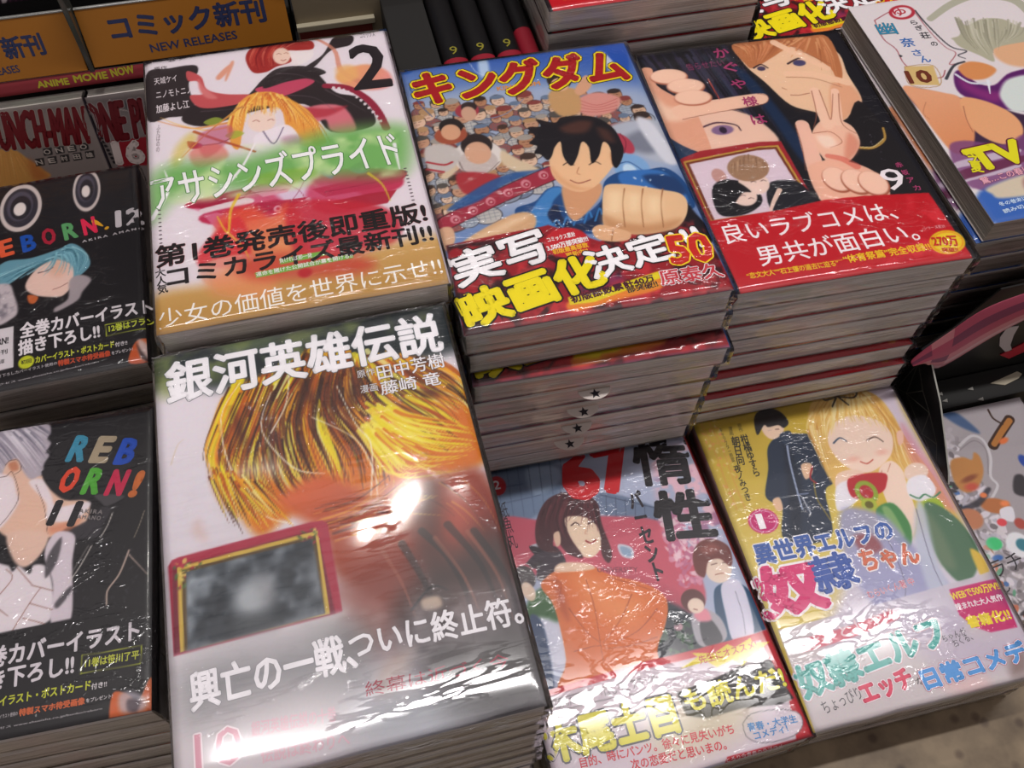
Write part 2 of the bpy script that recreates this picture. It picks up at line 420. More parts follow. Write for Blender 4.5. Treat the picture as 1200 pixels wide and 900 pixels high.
# ------------------------------------------------------------------ print of each cover, in millimetres from its lower left corner
ART = {}
ART['a']=dict(w=128,h=182,bg='d9ced6',ops=[
('f','e6dce2',0.35,[(0,181.4),(129.7,185.6),(119,-44.9),(-2,-16.9)],1,True),
('f','3a3032',0.35,[(0.5,172),(12.4,174.3),(25.7,174),(27.1,167.7),(22.3,161.1),(22.4,152.5),(24.1,145.8),(22.2,135.9),(10.8,136),(0.2,137.1)],1,True),
('f','362c2e',0.35,[(22.5,142),(35.4,141.2),(49.2,142.4),(60.1,155),(69.3,161.8),(84.7,159.5),(90.5,148.3),(96,136.3),(107.7,129.5),(112.9,113.7),(108.3,106.6),(89.3,107.8),(81,129),(67.6,132),(48.2,130.1),(29,125.3),(17.3,131.9)],1,True),
('f','362c2e',0.35,[(81.8,159),(93,167.8),(101.4,181.7),(110.9,180.2),(108.6,172.7),(97.7,170.2),(87.5,158.9)],1,True),
('f','5c4c54',1,[(89.2,127.3),(96.4,119.4),(100.6,110.3),(92.1,108.2),(88.5,117.1)],1,True),
('f','ece2e2',0.35,[(75.1,176.3),(81.5,181.4),(87.9,175.8),(87.4,166.8),(77.8,161.7),(73.5,167.6)],1,True),
('f','c8506c',0.35,[(55.3,147.8),(66.6,149.6),(78.1,151.5),(86.1,147.1),(74.1,140.7),(62.8,139.4)],1,True),
('f','c85c60',0.35,[(21.7,170),(28.6,163.7),(31,153.2),(40,147.4),(53.5,144),(58.7,140.3),(39.3,137.9),(26.5,140.1),(22,150.1),(29.4,150.1),(26.7,160.2),(21.8,162.1)],1,True),
('f','d88080',1,[(27.1,162.2),(29.5,155.2),(35.7,145.4),(30.3,146.6),(27.3,153.6)],1,True),
('f','e0a48c',0.8,[(40.9,160.3),(44.6,172.1),(46.2,170.8),(41.4,158)],1,True),
('f','e0a48c',0.8,[(36.3,162),(43,169.8),(44.2,167.3),(38.1,159.4)],1,True),
('g','e8b070','e89898',(101.7,156.9,124.4,136.5),1.5,[(101.1,152.6),(114.5,155.2),(124.8,147.3),(125,136.3),(115.5,134.1),(103.4,138.9),(97.4,146.8)],1,True),
('k','d89078',1.46,3.51,[(87.8,185.2),(99.3,171),(101.1,152.6),(112,139.2)],0.8),
('f','e8b878',2,[(98.6,155.3),(107.3,155.7),(108.6,145.4),(99.9,144)],0.8,True),
('k','9c2c44',3.64,4.2,[(91.2,142.7),(102,138.8),(110.4,128.9),(114.9,117.4),(117,104.7)],1),
('e','e8dce0',0.2,95.1,140.3,0.8,1.1,0,1),
('e','e8dce0',0.2,97.8,139.2,0.8,1.1,0,1),
('e','e8dce0',0.2,100,137.5,0.8,1,0,1),
('e','e8dce0',0.2,102.1,135.5,0.8,1,0,1),
('e','e8dce0',0.2,104,133.2,0.8,1,0,1),
('e','e8dce0',0.2,105.9,130.5,0.8,1,0,1),
('e','e8dce0',0.2,107.6,127.7,0.8,1,0,1),
('e','e8dce0',0.2,109.2,124.5,0.8,1,0,1),
('e','e8dce0',0.2,110.8,121.2,0.8,1,0,1),
('e','e8dce0',0.2,112.3,117.7,0.8,1,0,1),
('e','e8dce0',0.2,113.7,114,0.8,1,0,1),
('e','e8dce0',0.2,115.1,110.2,0.8,1,0,1),
('f','a83430',0.35,[(55.1,161.6),(52.6,174.4),(58.4,183.4),(70.4,187.1),(87.4,181.7),(88.7,173.8),(80.7,173.9),(74.9,174.5),(76.1,165.8),(68,163.2),(62,160)],1,True),
('h',['c84c40','8c2428','d8705c'],40,1.0,[[(58.3,182.3),(54.5,171.7),(56.5,161.3)],[(70.4,186.6),(63.4,174.3),(62.1,161.1)],[(85.9,180.9),(75.1,176.3),(73.9,165.2)]],0.8,0.6),
('e','ecd0c0',0.5,71.4,171.2,4.6,6.7,0,1),
('k','8c4838',0.29,0.29,[(69,173.1),(70.2,173.7),(71.3,172.6)],1),
('k','8c4838',0.29,0.29,[(73,173.1),(74.2,173.5),(75,172.4)],1),
('k','a04840',0.43,0.43,[(70.8,168.1),(72,167.2),(73.4,168)],1),
('f','362c2e',0.35,[(59.4,147.6),(64.8,159.4),(73.4,160.8),(86.1,159.2),(92.4,152.3),(72.3,150.1)],1,True),
('f','d87c88',1,[(80.9,128),(97.3,125.5),(102.3,108),(97.1,105.1),(89.5,108.8),(87.8,117.2),(79.4,115.1)],1,True),
('f','b83848',1.5,[(70.3,131.4),(88.9,125.2),(100,124.9),(88.1,119.2),(74.7,122.2)],0.8,True),
('k','e09858',1.87,0.4,[(45.1,125.7),(34.3,125.1),(21,125.6),(5.4,134.5)],0.9),
('k','f0c468',1.2,0.27,[(43.6,123),(30.1,122),(15.9,129.2),(6.8,136.9)],0.9),
('f','e8a850',0.35,[(39.9,110),(39.8,125.9),(46.2,138.8),(53.6,144.6),(63.2,143.9),(70.9,137.6),(80.6,125),(85.2,107.8),(85.6,99.8),(74.9,100.2),(68.3,113.5),(67.1,128),(62.2,133.2),(51.2,133.6),(46.6,118.4),(43.5,105.3)],1,True),
('h',['f4d470','d87c3c','f0b850','f8e088','c86434'],90,1.08,[[(44.7,137.1),(40.3,123.8),(39.9,110)],[(54.9,144.3),(48.6,134.2),(45.1,116.7)],[(61.8,143.8),(62.6,137.3),(64.5,128.6)],[(68.3,139.2),(74.7,122.2),(75.3,104)],[(70.9,137.6),(81.4,120.7),(85.4,103.8)]],0.85,0.7),
('e','efd8cc',0.5,56.4,122.6,7,7.6,0,1),
('h',['e8a050','f4cc68','d88848'],40,0.95,[[(50.1,135.9),(48,128.1)],[(57.4,140.6),(55.5,127.5)],[(65.1,134.7),(65.2,122.3)]],0.9,0.5),
('k','a05850',0.4,0.4,[(52,123.6),(53.8,124.2),(55.2,122.7)],1),
('k','a05850',0.4,0.4,[(59.5,122.7),(61.2,123.4),(62.4,122.1)],1),
('f','eee4ea',0.35,[(52.1,113.1),(60.5,116.3),(68.7,117.4),(73.2,108.5),(71,101.1),(56.3,100.5),(51.4,105.5)],1,True),
('k','6a5a78',0.66,0.53,[(56.4,115.2),(60.7,105.3),(66.5,115.9)],1),
('f','c890b0',2,[(65.1,108.3),(73.2,108.5),(74.9,100.2),(66.9,100.1)],0.7,True),
('k','b85c38',1.84,1.31,[(22.8,122.6),(33.6,114.3),(43.7,107.2),(51.1,101.7)],1),
('k','5c3c38',0.78,0.52,[(22.3,112.4),(33.4,111.4),(40.2,113.8)],1),
('f','b0304c',0.35,[(19.2,116.5),(25.6,113.2),(25.4,110.3),(20.2,110.9)],1,True),
('f','d8c048',3,[(10.8,103.1),(13.8,113.8),(20.8,122.1),(24.5,117.3),(18.8,108.9),(13.2,98.8)],0.55,True),
('k','e8b860',1.63,0.27,[(48,136.4),(34.3,125.1),(23,113.7),(16.1,105.7)],0.85),
('k','c87038',0.54,0.14,[(48,136.4),(34.3,125.1),(23,113.7),(16.1,105.7)],0.8),
('k','e8b860',1.64,0.27,[(75.7,130.2),(84.7,113.9),(88.2,99.2)],0.85),
('k','c87038',0.55,0.14,[(75.7,130.2),(84.7,113.9),(88.2,99.2)],0.8),
('k','e8b860',1.65,0.27,[(70.7,135.5),(81.5,110.6),(83.5,94.4)],0.85),
('k','c87038',0.55,0.14,[(70.7,135.5),(81.5,110.6),(83.5,94.4)],0.8),
('k','685860',0.67,0.13,[(27,136.9),(37.8,135.5),(48.6,135.2)],0.7),
('k','685860',0.7,0.14,[(67.4,157.7),(78.4,154.2),(91.3,143.8)],0.7),
('k','685860',0.7,0.14,[(90.8,139.6),(100.5,128.9),(108.8,118.7)],0.7),
('k','685860',0.69,0.14,[(71.1,139.6),(84.5,134.6),(94,122)],0.7),
('f','a8b848',0.3,[(27.8,128.5),(33.4,131),(37.2,128.1),(31.7,125.3)],0.8,True),
('f','a8b848',0.3,[(37.7,116.4),(43.2,118.7),(47,115.9),(41.5,113.2)],0.8,True),
('f','a8b848',0.3,[(73.1,96.7),(78.7,99),(82.4,96.2),(76.8,93.6)],0.8,True),
('f','a8b848',0.3,[(84.3,90.4),(90,92.6),(93.6,89.9),(87.9,87.3)],0.8,True),
('f','a8b848',0.3,[(16.6,90.6),(21.8,92.7),(25.5,90),(20.3,87.5)],0.8,True),
('f','c05878',1.2,[(24.6,119.3),(38.3,124.2),(41.8,117.4),(33,105.7),(26.3,103.4)],0.6,True),
('f','e07060',1.2,[(20.1,108.6),(33.4,111.4),(37.9,100.8),(23.3,96.5)],0.6,True),
('g','e090b0','c83c60',(31.8,87.2,53.6,46.9),1,[(17,74.2),(46.5,78.4),(75.4,82),(109.1,77.3),(119,69.4),(114.3,61.3),(88.1,60),(57.4,59.8),(30.2,64.2)],1,True),
('f','b8244c',0.35,[(17,74.2),(43.8,77.2),(44.7,73.3),(21.8,69.6)],1,True),
('f','b8244c',0.35,[(98,74.2),(119.8,73.9),(118.7,67.6),(102.2,67.7)],1,True),
('f','e8d8dc',0.5,[(23,69),(43.3,71.5),(46.8,67.5),(27.7,64.8)],1,True),
('f','c03058',0.8,[(24.1,65.6),(63.3,67.4),(74.8,66.6),(67.3,57.6),(29.7,57.4)],1,True),
('f','d0587c',1.5,[(63.9,72.6),(82,72.2),(96.4,63.5),(100.1,53.7),(79.5,53.1)],1,True),
('f','e0cce0',2,[(53.3,82.3),(70.6,85.9),(83.4,83),(74.4,73.9),(66.5,50.8),(62.7,62.2)],1,True),
('f','e4dce8',1,[(66.5,61.3),(73.3,65.1),(73.5,56.2),(67.1,33.8),(62.7,28.3)],1,True),
('f','9c74b8',0.8,[(80.5,80.9),(87.2,82.2),(85.6,75.1)],1,True),
('f','a080c0',0.8,[(94.9,80.4),(103.5,84.2),(103,76.8),(98.2,76)],1,True),
('f','a81c40',0.3,[(17,74.2),(34.8,76.5),(47.6,76.3),(43.3,71.5),(23,69)],0.95,False),
('f','b8284c',0.3,[(30.2,64.2),(51.7,66.4),(73.4,65.5),(62.5,60.1),(39.8,59.5)],0.95,False),
('f','c03458',0.3,[(75.2,70.1),(97.7,72.4),(119.7,73.4),(118,66),(101.7,64.1),(80.9,63.8)],0.95,False),
('f','b0243c',0.3,[(80.4,60),(101.3,61.5),(114.9,61.2),(109.1,53.5),(89.7,53.4)],0.95,False),
('f','e8a0b8',0.3,[(46.3,76.6),(59.4,79.1),(69.7,78.6),(63.7,70.9),(52.1,70.2)],0.95,False),
('f','d87090',0.3,[(24,64.8),(30.2,65.1),(44.5,55.8),(29.5,54.1)],0.95,False),
('k','8c1838',0.37,0.25,[(18.2,72.2),(46.1,73.9),(63.9,72.6)],0.7),
('k','8c1838',0.37,0.25,[(30,61.7),(62.7,61.3),(80.4,60)],0.7),
('k','8c1838',0.38,0.26,[(81.3,66.9),(101,68),(118.4,69.6)],0.7),
('k','8c1838',0.38,0.26,[(53.3,82.3),(68.9,71.5),(72.3,56.5)],0.7),
('k','8c1838',0.39,0.26,[(75.5,82.9),(68.7,69.7),(62.7,62.2)],0.7),
('e','e8a8bc',0.4,58.2,61.1,2,2.1,0,1),
('e','b8284c',0.3,58.2,61.1,0.9,0.9,0,1),
('f','74b45c',8,[(-0.9,78.3),(1.5,94),(13.3,101.6),(48.2,98.5),(86.7,108.4),(114,107.4),(127.3,100.4),(121.9,74.4),(108.2,71.9),(74.8,77.5),(46.3,76.6),(23.8,81.7),(9.7,77.7),(0.7,67.5)],0.9,True),
('n','d8e8b0',0.8,14,3,[(0.9,76.1),(46.3,106.6),(126.6,100.5),(121.3,70.8),(30.8,72.9)],9,0.45,0.7),
('f','90b840',2,[(46.9,83.8),(57.5,86),(75.7,84.8),(77.6,78.7),(64.3,76.2),(49.1,79.6)],0.6,True),
('g','e04838','e8a060',(43.2,70.1,52,30.7),3,[(29.8,59.1),(45.4,66.1),(54.6,57),(62.9,63.9),(69,50.3),(66.3,27.5),(50.8,18.2),(32.3,25.6)],0.9,True),
('f','d83840',1.5,[(21.5,44.2),(39.9,60.3),(42.5,32.9),(22.1,32.7)],0.9,True),
('f','c8283c',2,[(62.7,62.2),(85.6,60.6),(105,52.6),(113.2,40.3),(105.8,26.7),(78.2,24.7),(63.9,28)],0.85,True),
('f','e8b0a0',1,[(21,34.5),(42.8,36.1),(44,22.9),(24.9,21)],0.8,True),
('k','e8c838',1.76,0.63,[(41,74.2),(36.5,64.6),(34.2,51.3),(30.1,62.5)],0.8),
('k','d8c840',1.57,0.52,[(103.3,74.8),(108.6,66.2),(110.6,54.9)],0.8),
('k','e8d050',1.21,0.61,[(34.2,51.3),(40.7,39.8),(43.3,27.9)],0.7),
('g','d8b070','b08030',(64.5,33,64.5,-7.6),5,[(-0.8,20.9),(27.3,22.2),(63.2,22),(129.7,29.1),(128.1,-0.8),(126.3,-3.5),(2.9,-5.1),(-1.6,-4.1)],0.95,True),
('f','e89868',5,[(24,26.1),(35,30),(47.1,30.5),(53.3,19.5),(47.6,9.9),(26.9,16.1)],0.7,True),
('f','c83830',5,[(37.8,34.2),(69.3,32),(95,21.2),(91.4,14),(62.7,17.3),(41.6,22.1)],0.7,True),
('k','d8a080',0.36,0.36,[(26.5,36.8),(24.6,26),(27,16.9),(36,12.5),(41.9,12.7)],0.7),
('e','c02c34',1,66,19.7,3.1,2.8,0,1),
('k','f4eef2',0.66,2.1,[(51.6,107.4),(43.7,91.9),(33.8,79.4)],1),
('k','f4eef2',0.38,2.53,[(7.4,98.2),(8.8,85),(0.7,68.3)],1),
('k','f4eef2',1.89,0.67,[(119,92.3),(118.7,82.7),(118.6,74.8)],1),
('f','7cb850',0.3,[(44.2,24.7),(88.3,26),(88.5,23.5),(44.5,21.5)],1,False),
('f','7cb850',0.3,[(55.6,30.2),(76.5,30.6),(76.6,27.7),(55.8,26.9)],1,False),
],txt=[
('title_lettering','アサシンズプライド',2.3,72.9,121.4,79,23.1,'f4eef2',0.012,(('4c8c3c',0.035),),-0.05,0,1.0,None),
('volume_number','2',106.2,136.6,125,135.9,34.6,'2c2428',0.02,(),0,0,1.0,None),
('author_lettering','天城ケイ',4.7,162.4,16.3,162.9,5.6,'e8dce0',0,(),0,0,1.0,None),
('author_lettering','ニノモトニノ',5.3,151.7,23.1,152,5.5,'e8dce0',0,(),0,0,1.0,None),
('author_lettering','加藤よし江',5,140.5,21.5,141,6.2,'e8dce0',0.01,(),0,0,1.0,None),
('small_print','原作',4.7,173.7,11.6,173.8,3.1,'403438',0,(),0,0,1.0,None),
('small_print','漫画・原作・キャラクター原案',12.6,179.1,38.2,181.6,2,'504048',0,(),0,0,1.0,None),
('small_print','マンガ新連載コミック',95,183.1,123.2,182.7,3.2,'302428',0.01,(),0,0,1.0,None),
('small_print','コミックス',114.8,176.9,123,177,5,'403438',0,(),0,0,1.0,None),
('small_print','ふ\nた\nば\nの\nの',3.7,112.1,5.6,112,19.5,'807078',0,(),0,0,1.0,None),
('small_print','・\n・\n・\n・\n・\n・\n・\n・\n・\n・',3.3,51.5,4.7,51.5,23.8,'605058',0.02,(),0,0,1.0,None),
('small_print','・\n・\n・\n・\n・\n・\n・\n・\n・\n・',120.5,52.5,122.1,52.5,22.2,'605058',0.02,(),0,0,1.0,None),
('slogan_lettering','第1巻発売後即重版!',1.5,37.3,125.6,37.8,12.8,'1c1416',0.028,(('c03038',0.034),),0,0,1.0,None),
('slogan_lettering','コミカライズ最新刊!!',6.1,24.9,126.1,25.4,11.5,'1c1416',0.028,(),0,0,1.0,None),
('slogan_lettering','大\n人\n気',1.7,22,6.1,22.3,14.8,'1c1416',0.02,(),0,0,1.0,None),
('small_print','運命を賭けた公開試合が幕を開ける!!',44.7,22.1,88.2,23.7,2.7,'f4f0f0',0.01,(),0,0,1.0,None),
('small_print','負ければ即一発',55.6,27.6,70.3,27.8,2.9,'f4f0f0',0.01,(),0,0,1.0,None),
('slogan_lettering','少女の価値を世界に示せ!!',1.4,2.5,126.6,5.3,10.9,'f8f2ee',0.0,(),0,0,1.0,None),
])
ART['b']=dict(w=128,h=182,bg='7a94c0',ops=[
('g','3c64b4','8ca0c4',(59.6,182,51.6,145.5),2,[(-0.2,189.1),(129.6,183.1),(125.4,126),(-5.2,136.9)],1,False),
('f','a8b4cc',8,[(-2.5,154.2),(124.1,142.5),(125.8,78.4),(0,72.8)],1,True),
('f','2c58b0',1,[(107.9,177.3),(126.2,180),(122.1,152.4),(114,163.7)],1,True),
('f','c8d0e0',0.8,[(110.3,174.3),(114.6,174.7),(118.8,157.9),(114.3,156.4)],1,True),
('f','b8cce4',1.5,[(43.6,182.7),(48.5,183),(47.3,169.8),(42.3,168.4)],1,True),
('k','e4e8f0',0.48,0.48,[(37.2,191.5),(40.1,173.7),(46.9,167.5)],0.6),
('c',130,3.4,[(2,153.3),(117.9,143.7),(122.8,117.5),(103.1,114.9),(72.4,127.8),(53.3,105.7),(63.7,93.2),(14.9,69.7),(-0.7,76.8)]),
('f','b8bcc8',2,[(102.3,117.3),(127.3,116.6),(129.4,98.7),(129.1,83.9),(114,89.1),(106,103.4)],1,True),
('f','787c8c',3,[(103.1,104),(120.9,111.3),(126.4,99.3),(115.2,93.1)],0.8,True),
('f','d8d8e0',1.5,[(117.5,120.8),(124.5,112.7),(128.4,86.2),(122,85.4),(116.6,107.8)],1,True),
('k','34609c',0.77,0.46,[(2.6,167),(6.4,152.4),(10.8,142.5)],1),
('k','8090b0',0.61,0.46,[(38.4,134.7),(49.7,136.8),(61.1,145.9)],1),
('f','d89a90',1,[(89.7,140.1),(101.8,143.5),(112.6,136.6),(106.8,127.5),(93.7,125.7),(88.1,131.3)],1,True),
('k','b85c58',0.47,0.47,[(90.3,139.5),(99,133.6),(111.1,136.7)],0.7),
('k','b85c58',0.47,0.47,[(89.6,136.7),(98.5,131.9),(110.3,134.1)],0.7),
('k','b85c58',0.47,0.47,[(88.8,133.9),(98.1,130.2),(109.5,131.5)],0.7),
('k','b85c58',0.47,0.47,[(88.1,131.1),(97.6,128.5),(108.8,128.9)],0.7),
('f','c8a070',1,[(75.7,147.6),(84.4,150.5),(91.4,146.7),(88.9,131.1),(78.8,128.7),(74.5,136.3)],1,True),
('f','d8a888',0.6,[(89.9,147),(97.5,157.3),(100.6,156.7),(100.3,149.6),(92.8,142.9)],1,True),
('e','382c28',0.4,83.7,157,6.7,7.6,0,1),
('e','e0b494',0.4,83.3,153.5,4.8,5.3,0,1),
('e','e0d8d4',0.6,28.5,108.7,12.9,12,0,1),
('e','c8bcb8',0.6,27.7,104.7,10.2,8.9,0,1),
('e','342828',0.4,29.4,116.5,8.2,8.6,0,1),
('e','d8ac90',0.5,29,111.1,6.8,8.1,0,1),
('k','8c7c78',0.44,0.44,[(18.2,112.9),(19.5,100.3),(28.7,95.3),(38.4,102.5)],1),
('k','8c7c78',0.44,0.44,[(18.5,106.6),(21.5,95.8),(32.9,94.4)],1),
('f','b03840',1,[(16.3,98.9),(36.9,92.6),(27.5,82.6),(16.5,84.9)],1,True),
('f','d8c4a8',1,[(41.5,110.2),(48.1,102.6),(57.6,92.4),(51,89.7),(40.1,100.1)],1,True),
('f','d8c4a8',1,[(7.5,98.7),(15.6,107.2),(15.9,101),(9.9,96.1)],1,True),
('e','a85840',0.5,17.8,126.8,8.6,6.7,0,1),
('e','2c2424',0.4,19,133.1,6.3,6.3,0,1),
('e','d8a888',0.4,18.2,128.9,5.1,5.9,0,1),
('f','c8c0bc',1,[(3.2,120.2),(15.8,119.7),(20,110.5),(12.4,101.7),(2.6,103.7)],1,True),
('k','b03c44',1.31,1.31,[(2.2,109.9),(10.3,106.2),(14.9,107.3)],1),
('k','b03c44',1.3,1.3,[(1.3,105),(9.4,101.3)],1),
('e','a8404c',0.5,29.7,143.2,6.4,5.6,0,1),
('e','3a2c2c',0.4,31.2,146,4.3,3.9,0,1),
('e','d0a890',0.4,30.1,140.8,4,5.6,0,1),
('e','b0a8a8',0.3,52.4,62,0.3,0.4,0,1),
('k','4c1c28',9.14,10.25,[(3.9,67.3),(34,79.3),(62.8,89.3)],1),
('k','a83448',8.03,9.14,[(4.2,67.3),(34,79.3),(62.8,89.3)],1),
('e','d88c98',0.4,9.1,68.7,2.4,2.7,0,1),
('e','a83448',0.3,9.4,68.2,1.5,1.6,0,1),
('e','e0b0b4',0.3,9.4,68.2,0.6,0.7,0,1),
('e','d88c98',0.4,18.6,72.6,2.4,2.8,0,1),
('e','a83448',0.3,18.9,72.1,1.5,1.7,0,1),
('e','e0b0b4',0.3,18.9,72.1,0.6,0.7,0,1),
('e','d88c98',0.4,28.3,76.6,2.4,2.8,0,1),
('e','a83448',0.3,28.6,76.1,1.6,1.7,0,1),
('e','e0b0b4',0.3,28.6,76.1,0.6,0.7,0,1),
('e','d88c98',0.4,38.1,80.6,2.4,2.8,0,1),
('e','a83448',0.3,38.4,80.1,1.6,1.7,0,1),
('e','e0b0b4',0.3,38.4,80.1,0.6,0.8,0,1),
('e','d88c98',0.4,48.1,84.7,2.5,2.9,0,1),
('e','a83448',0.3,48.4,84.2,1.6,1.7,0,1),
('e','e0b0b4',0.3,48.4,84.2,0.6,0.8,0,1),
('e','d88c98',0.4,58.2,88.8,2.5,2.9,0,1),
('e','a83448',0.3,58.5,88.4,1.6,1.7,0,1),
('e','e0b0b4',0.3,58.5,88.4,0.6,0.8,0,1),
('f','34609c',1,[(7.8,76.9),(27.3,88.6),(43,93.4),(54.8,93),(60.9,93.8),(38.5,86.3),(22.2,77.8),(9.5,74.7)],0.9,True),
('e','b84458',0.5,104.5,102.7,4.3,8.3,0.3,1),
('k','7c2438',0.46,0.46,[(104.9,110.2),(106,103.4),(102.9,95.6)],1),
('f','88b0d8',1,[(97.3,94.6),(107.7,93.5),(112.7,85.2),(109.8,75.6),(100.1,73.6),(94.8,80.7)],1,True),
('e','c8dcec',0.6,102.3,83.2,3.3,4.9,0.2,1),
('k','345c94',0.75,0.45,[(97,88.4),(103.3,89.2),(108.7,81.9)],1),
('f','245088',0.35,[(38.9,68.6),(49.8,72.1),(58.1,79.2),(65.7,77.7),(68.1,58.7),(81.6,65.6),(87.3,78.2),(97,83.3),(108.7,81.9),(120.7,81.5),(127.5,69.9),(127.9,56),(122.7,51.2),(101.8,49.9),(92.2,42.4),(71.7,45.8),(42.8,54.6)],1,True),
('f','3c78bc',0.8,[(96.7,82.3),(115.9,80.8),(123.3,70.8),(124.6,56.7),(116.8,60.2),(108,69.9),(96.8,72.3)],1,True),
('f','1c3460',1.5,[(107.5,78.1),(121.7,75.2),(125,62.5),(115.2,64.5)],0.8,True),
('s',['e8eef4','a8c8e8'],18,0.8,[(100.2,83.7),(125.4,54.6)]),
('f','4c90cc',0.8,[(58.3,78.6),(65.6,77.1),(57.6,68.6),(56.7,53.5),(63.9,48.3),(45.5,54),(44.9,63.5)],0.9,True),
('f','1c2c50',0.8,[(53.7,61.7),(59.7,68.1),(60.8,58.3),(65.3,53.6),(74.4,55.5),(82.9,65.3),(80.6,54.2),(72.5,48.4),(58.9,51.2)],1,True),
('k','3c84c4',0.98,0.98,[(53.5,52.3),(57.1,58.1),(58.5,54.1)],0.9),
('k','3c84c4',0.99,0.99,[(59,52.7),(62.8,58.9),(63.9,54.9)],0.9),
('k','3c84c4',0.99,0.99,[(64.6,53),(68.4,59.6),(69.3,55.6)],0.9),
('k','3c84c4',0.99,0.99,[(70.1,53.4),(74.1,60.3),(74.7,56.4)],0.9),
('k','3c84c4',1.0,1.0,[(75.7,53.7),(79.9,61.1),(80.1,57.2)],0.9),
('f','d8a47c',0.8,[(67.2,80.4),(83.8,78.9),(82.6,69.2),(69,56.6),(64.2,57.6),(63.6,69.3)],1,True),
('f','d8b088',0.8,[(8.8,52.5),(22.9,60.6),(39.8,66.5),(47.6,63),(44.1,54.3),(28.5,53.8),(16.4,49.1)],1,True),
('f','e8c8a4',2,[(11.6,52.8),(23.9,58.5),(39.2,63.8),(43.1,62),(27.6,55.9)],1,True),
('f','dcb494',0.6,[(-0.3,63.5),(6.1,64),(6.8,56.5),(2.8,50.1),(-0.9,52.7)],1,True),
('f','ecc49c',0.35,[(65.5,107.5),(62.7,91.4),(64.1,83),(68.4,76.5),(74.3,73.7),(82.3,76.2),(92.3,85.3),(99,94.3),(102.1,108.6),(91.9,119.4),(70.8,121.5)],1,True),
('f','d89c74',0.8,[(95.7,97),(101.9,100),(100.3,91.9),(95,86.8)],1,True),
('f','d8a074',2,[(63.7,93.2),(64.4,83.9),(71.1,75.6),(79.7,74.8),(74.4,76.9),(67.4,84.3)],0.6,True),
('f','201c22',0.35,[(62.8,98.6),(60.2,103.3),(57.3,104.9),(59.9,109.6),(56.4,112.5),(60.5,117),(58.3,124),(65.2,123.7),(64.2,129.4),(73.2,124.9),(78.7,128.3),(93.7,125.7),(102,116.2),(103.8,103.9),(102.5,95.7),(96.5,86.5),(94.7,89.9),(96.8,101),(94.4,105.8),(89.4,96.2),(84.4,92),(86,103.3),(83.5,108),(78.6,98.4),(73.7,92.2),(71.4,99.9),(72.6,110.3),(68.6,106.8),(65.7,101.1)],1,True),
('f','6c4034',2.5,[(75.2,120.6),(85.4,124),(92.5,121.5),(87.6,114.8),(78.5,115.5)],0.7,True),
('f','6c4034',2.5,[(94.3,116.7),(99.6,113.4),(100.2,104.6),(94.9,107.9)],0.6,True),
('k','302020',0.59,0.44,[(69.8,93.6),(72.9,95),(75.2,92.5)],1),
('k','302020',0.6,0.45,[(83,91.3),(86.4,92.7),(88.8,90.5)],1),
('k','b07050',0.44,0.3,[(77.2,90.4),(75.2,86.8),(76.7,85.4)],1),
('k','8c3c34',0.59,0.59,[(70.7,82.6),(74.4,79.7),(80.6,80.8)],1),
('f','a01c28',0.4,[(1.8,53.2),(29.6,54.8),(48.4,55.2),(52.6,55.7),(74.3,40.6),(96.7,43),(119.1,43.7),(126.2,44.4),(128.5,0),(0,-0.1)],1,False),
('f','18141c',1,[(123,55.6),(126,47.7),(130.3,36),(126.7,29.7),(122.5,37.6),(117.2,42.3)],1,True),
('k','241418',3.31,0.51,[(3.9,38.3),(9.1,39.8),(12.3,41.6)],0.75),
('k','241418',3.24,0.5,[(2.2,22.4),(0.6,15.6),(-2.8,9.4)],0.75),
('k','241418',3.24,0.5,[(15.8,14.8),(18.2,9.6),(18.7,4.9)],0.75),
('k','241418',3.23,0.5,[(35.7,2.8),(42,8.5),(46.3,14.8)],0.75),
('k','241418',3.34,0.51,[(57.8,18.8),(65.6,22.1),(71.5,25.9)],0.75),
('k','241418',3.39,0.52,[(49,35.6),(52.5,29.9),(54,24.5)],0.75),
('k','241418',3.41,0.52,[(100.8,13.1),(95.8,10.9),(88.9,9.1)],0.75),
('k','241418',3.41,0.52,[(109.7,8),(115.8,5.1),(119.8,2.6)],0.75),
('k','241418',3.48,0.54,[(89.6,37.5),(97.1,38.5),(102.7,40)],0.75),
('k','241418',3.43,0.53,[(42,50.8),(38.1,46.5),(32.1,42.5)],0.75),
('n','301018',0.85,9,1,[(1.8,53.2),(76.6,48.9),(126.2,44.4),(128.5,0),(0,-0.1)],4,0.5,0.62),
('n','e03c44',0.6,7,1,[(1.8,53.2),(76.6,48.9),(126.2,44.4),(128.5,0),(0,-0.1)],14,0.52,0.7),
('e','c82430',0.6,58.8,43,10.8,9.5,-0.1,1),
('f','6c3c80',3,[(57.4,17.3),(76.4,19.9),(77.5,14.7),(58.6,12.2)],0.5,True),
('f','e88c30',1,[(51.3,8.9),(73.7,10.6),(97.1,13.9),(94.2,7.1),(72,4.6),(51.5,2.6)],1,True),
('f','e8c49c',0.35,[(84.5,70.8),(87.7,75.7),(94.6,75.1),(104.1,71.8),(114.5,67),(122.2,63),(124,56.8),(120.4,47.9),(113.7,41.7),(104.6,40.4),(94.6,40.8),(85.5,43.9),(79.1,48.9),(81.1,59.8)],1,True),
('f','c89468',3,[(80.7,56.1),(87.6,50.9),(100.6,46.3),(116.8,46.7),(110.4,40.5),(94.6,40.8),(84.1,44.1),(79.1,48.9)],0.8,True),
('k','a06c48',0.73,0.44,[(95.8,71.5),(92,61.5),(88.8,46.9)],1),
('k','a06c48',0.74,0.44,[(104.9,69.6),(101,59.6),(97.7,45)],1),
('k','a06c48',0.74,0.44,[(114.7,67.6),(110.6,57.6),(107.2,43.1)],1),
('f','f4dcb8',4,[(87.3,70.2),(93.6,69),(89.7,58.1),(84.1,59.2)],0.8,True),
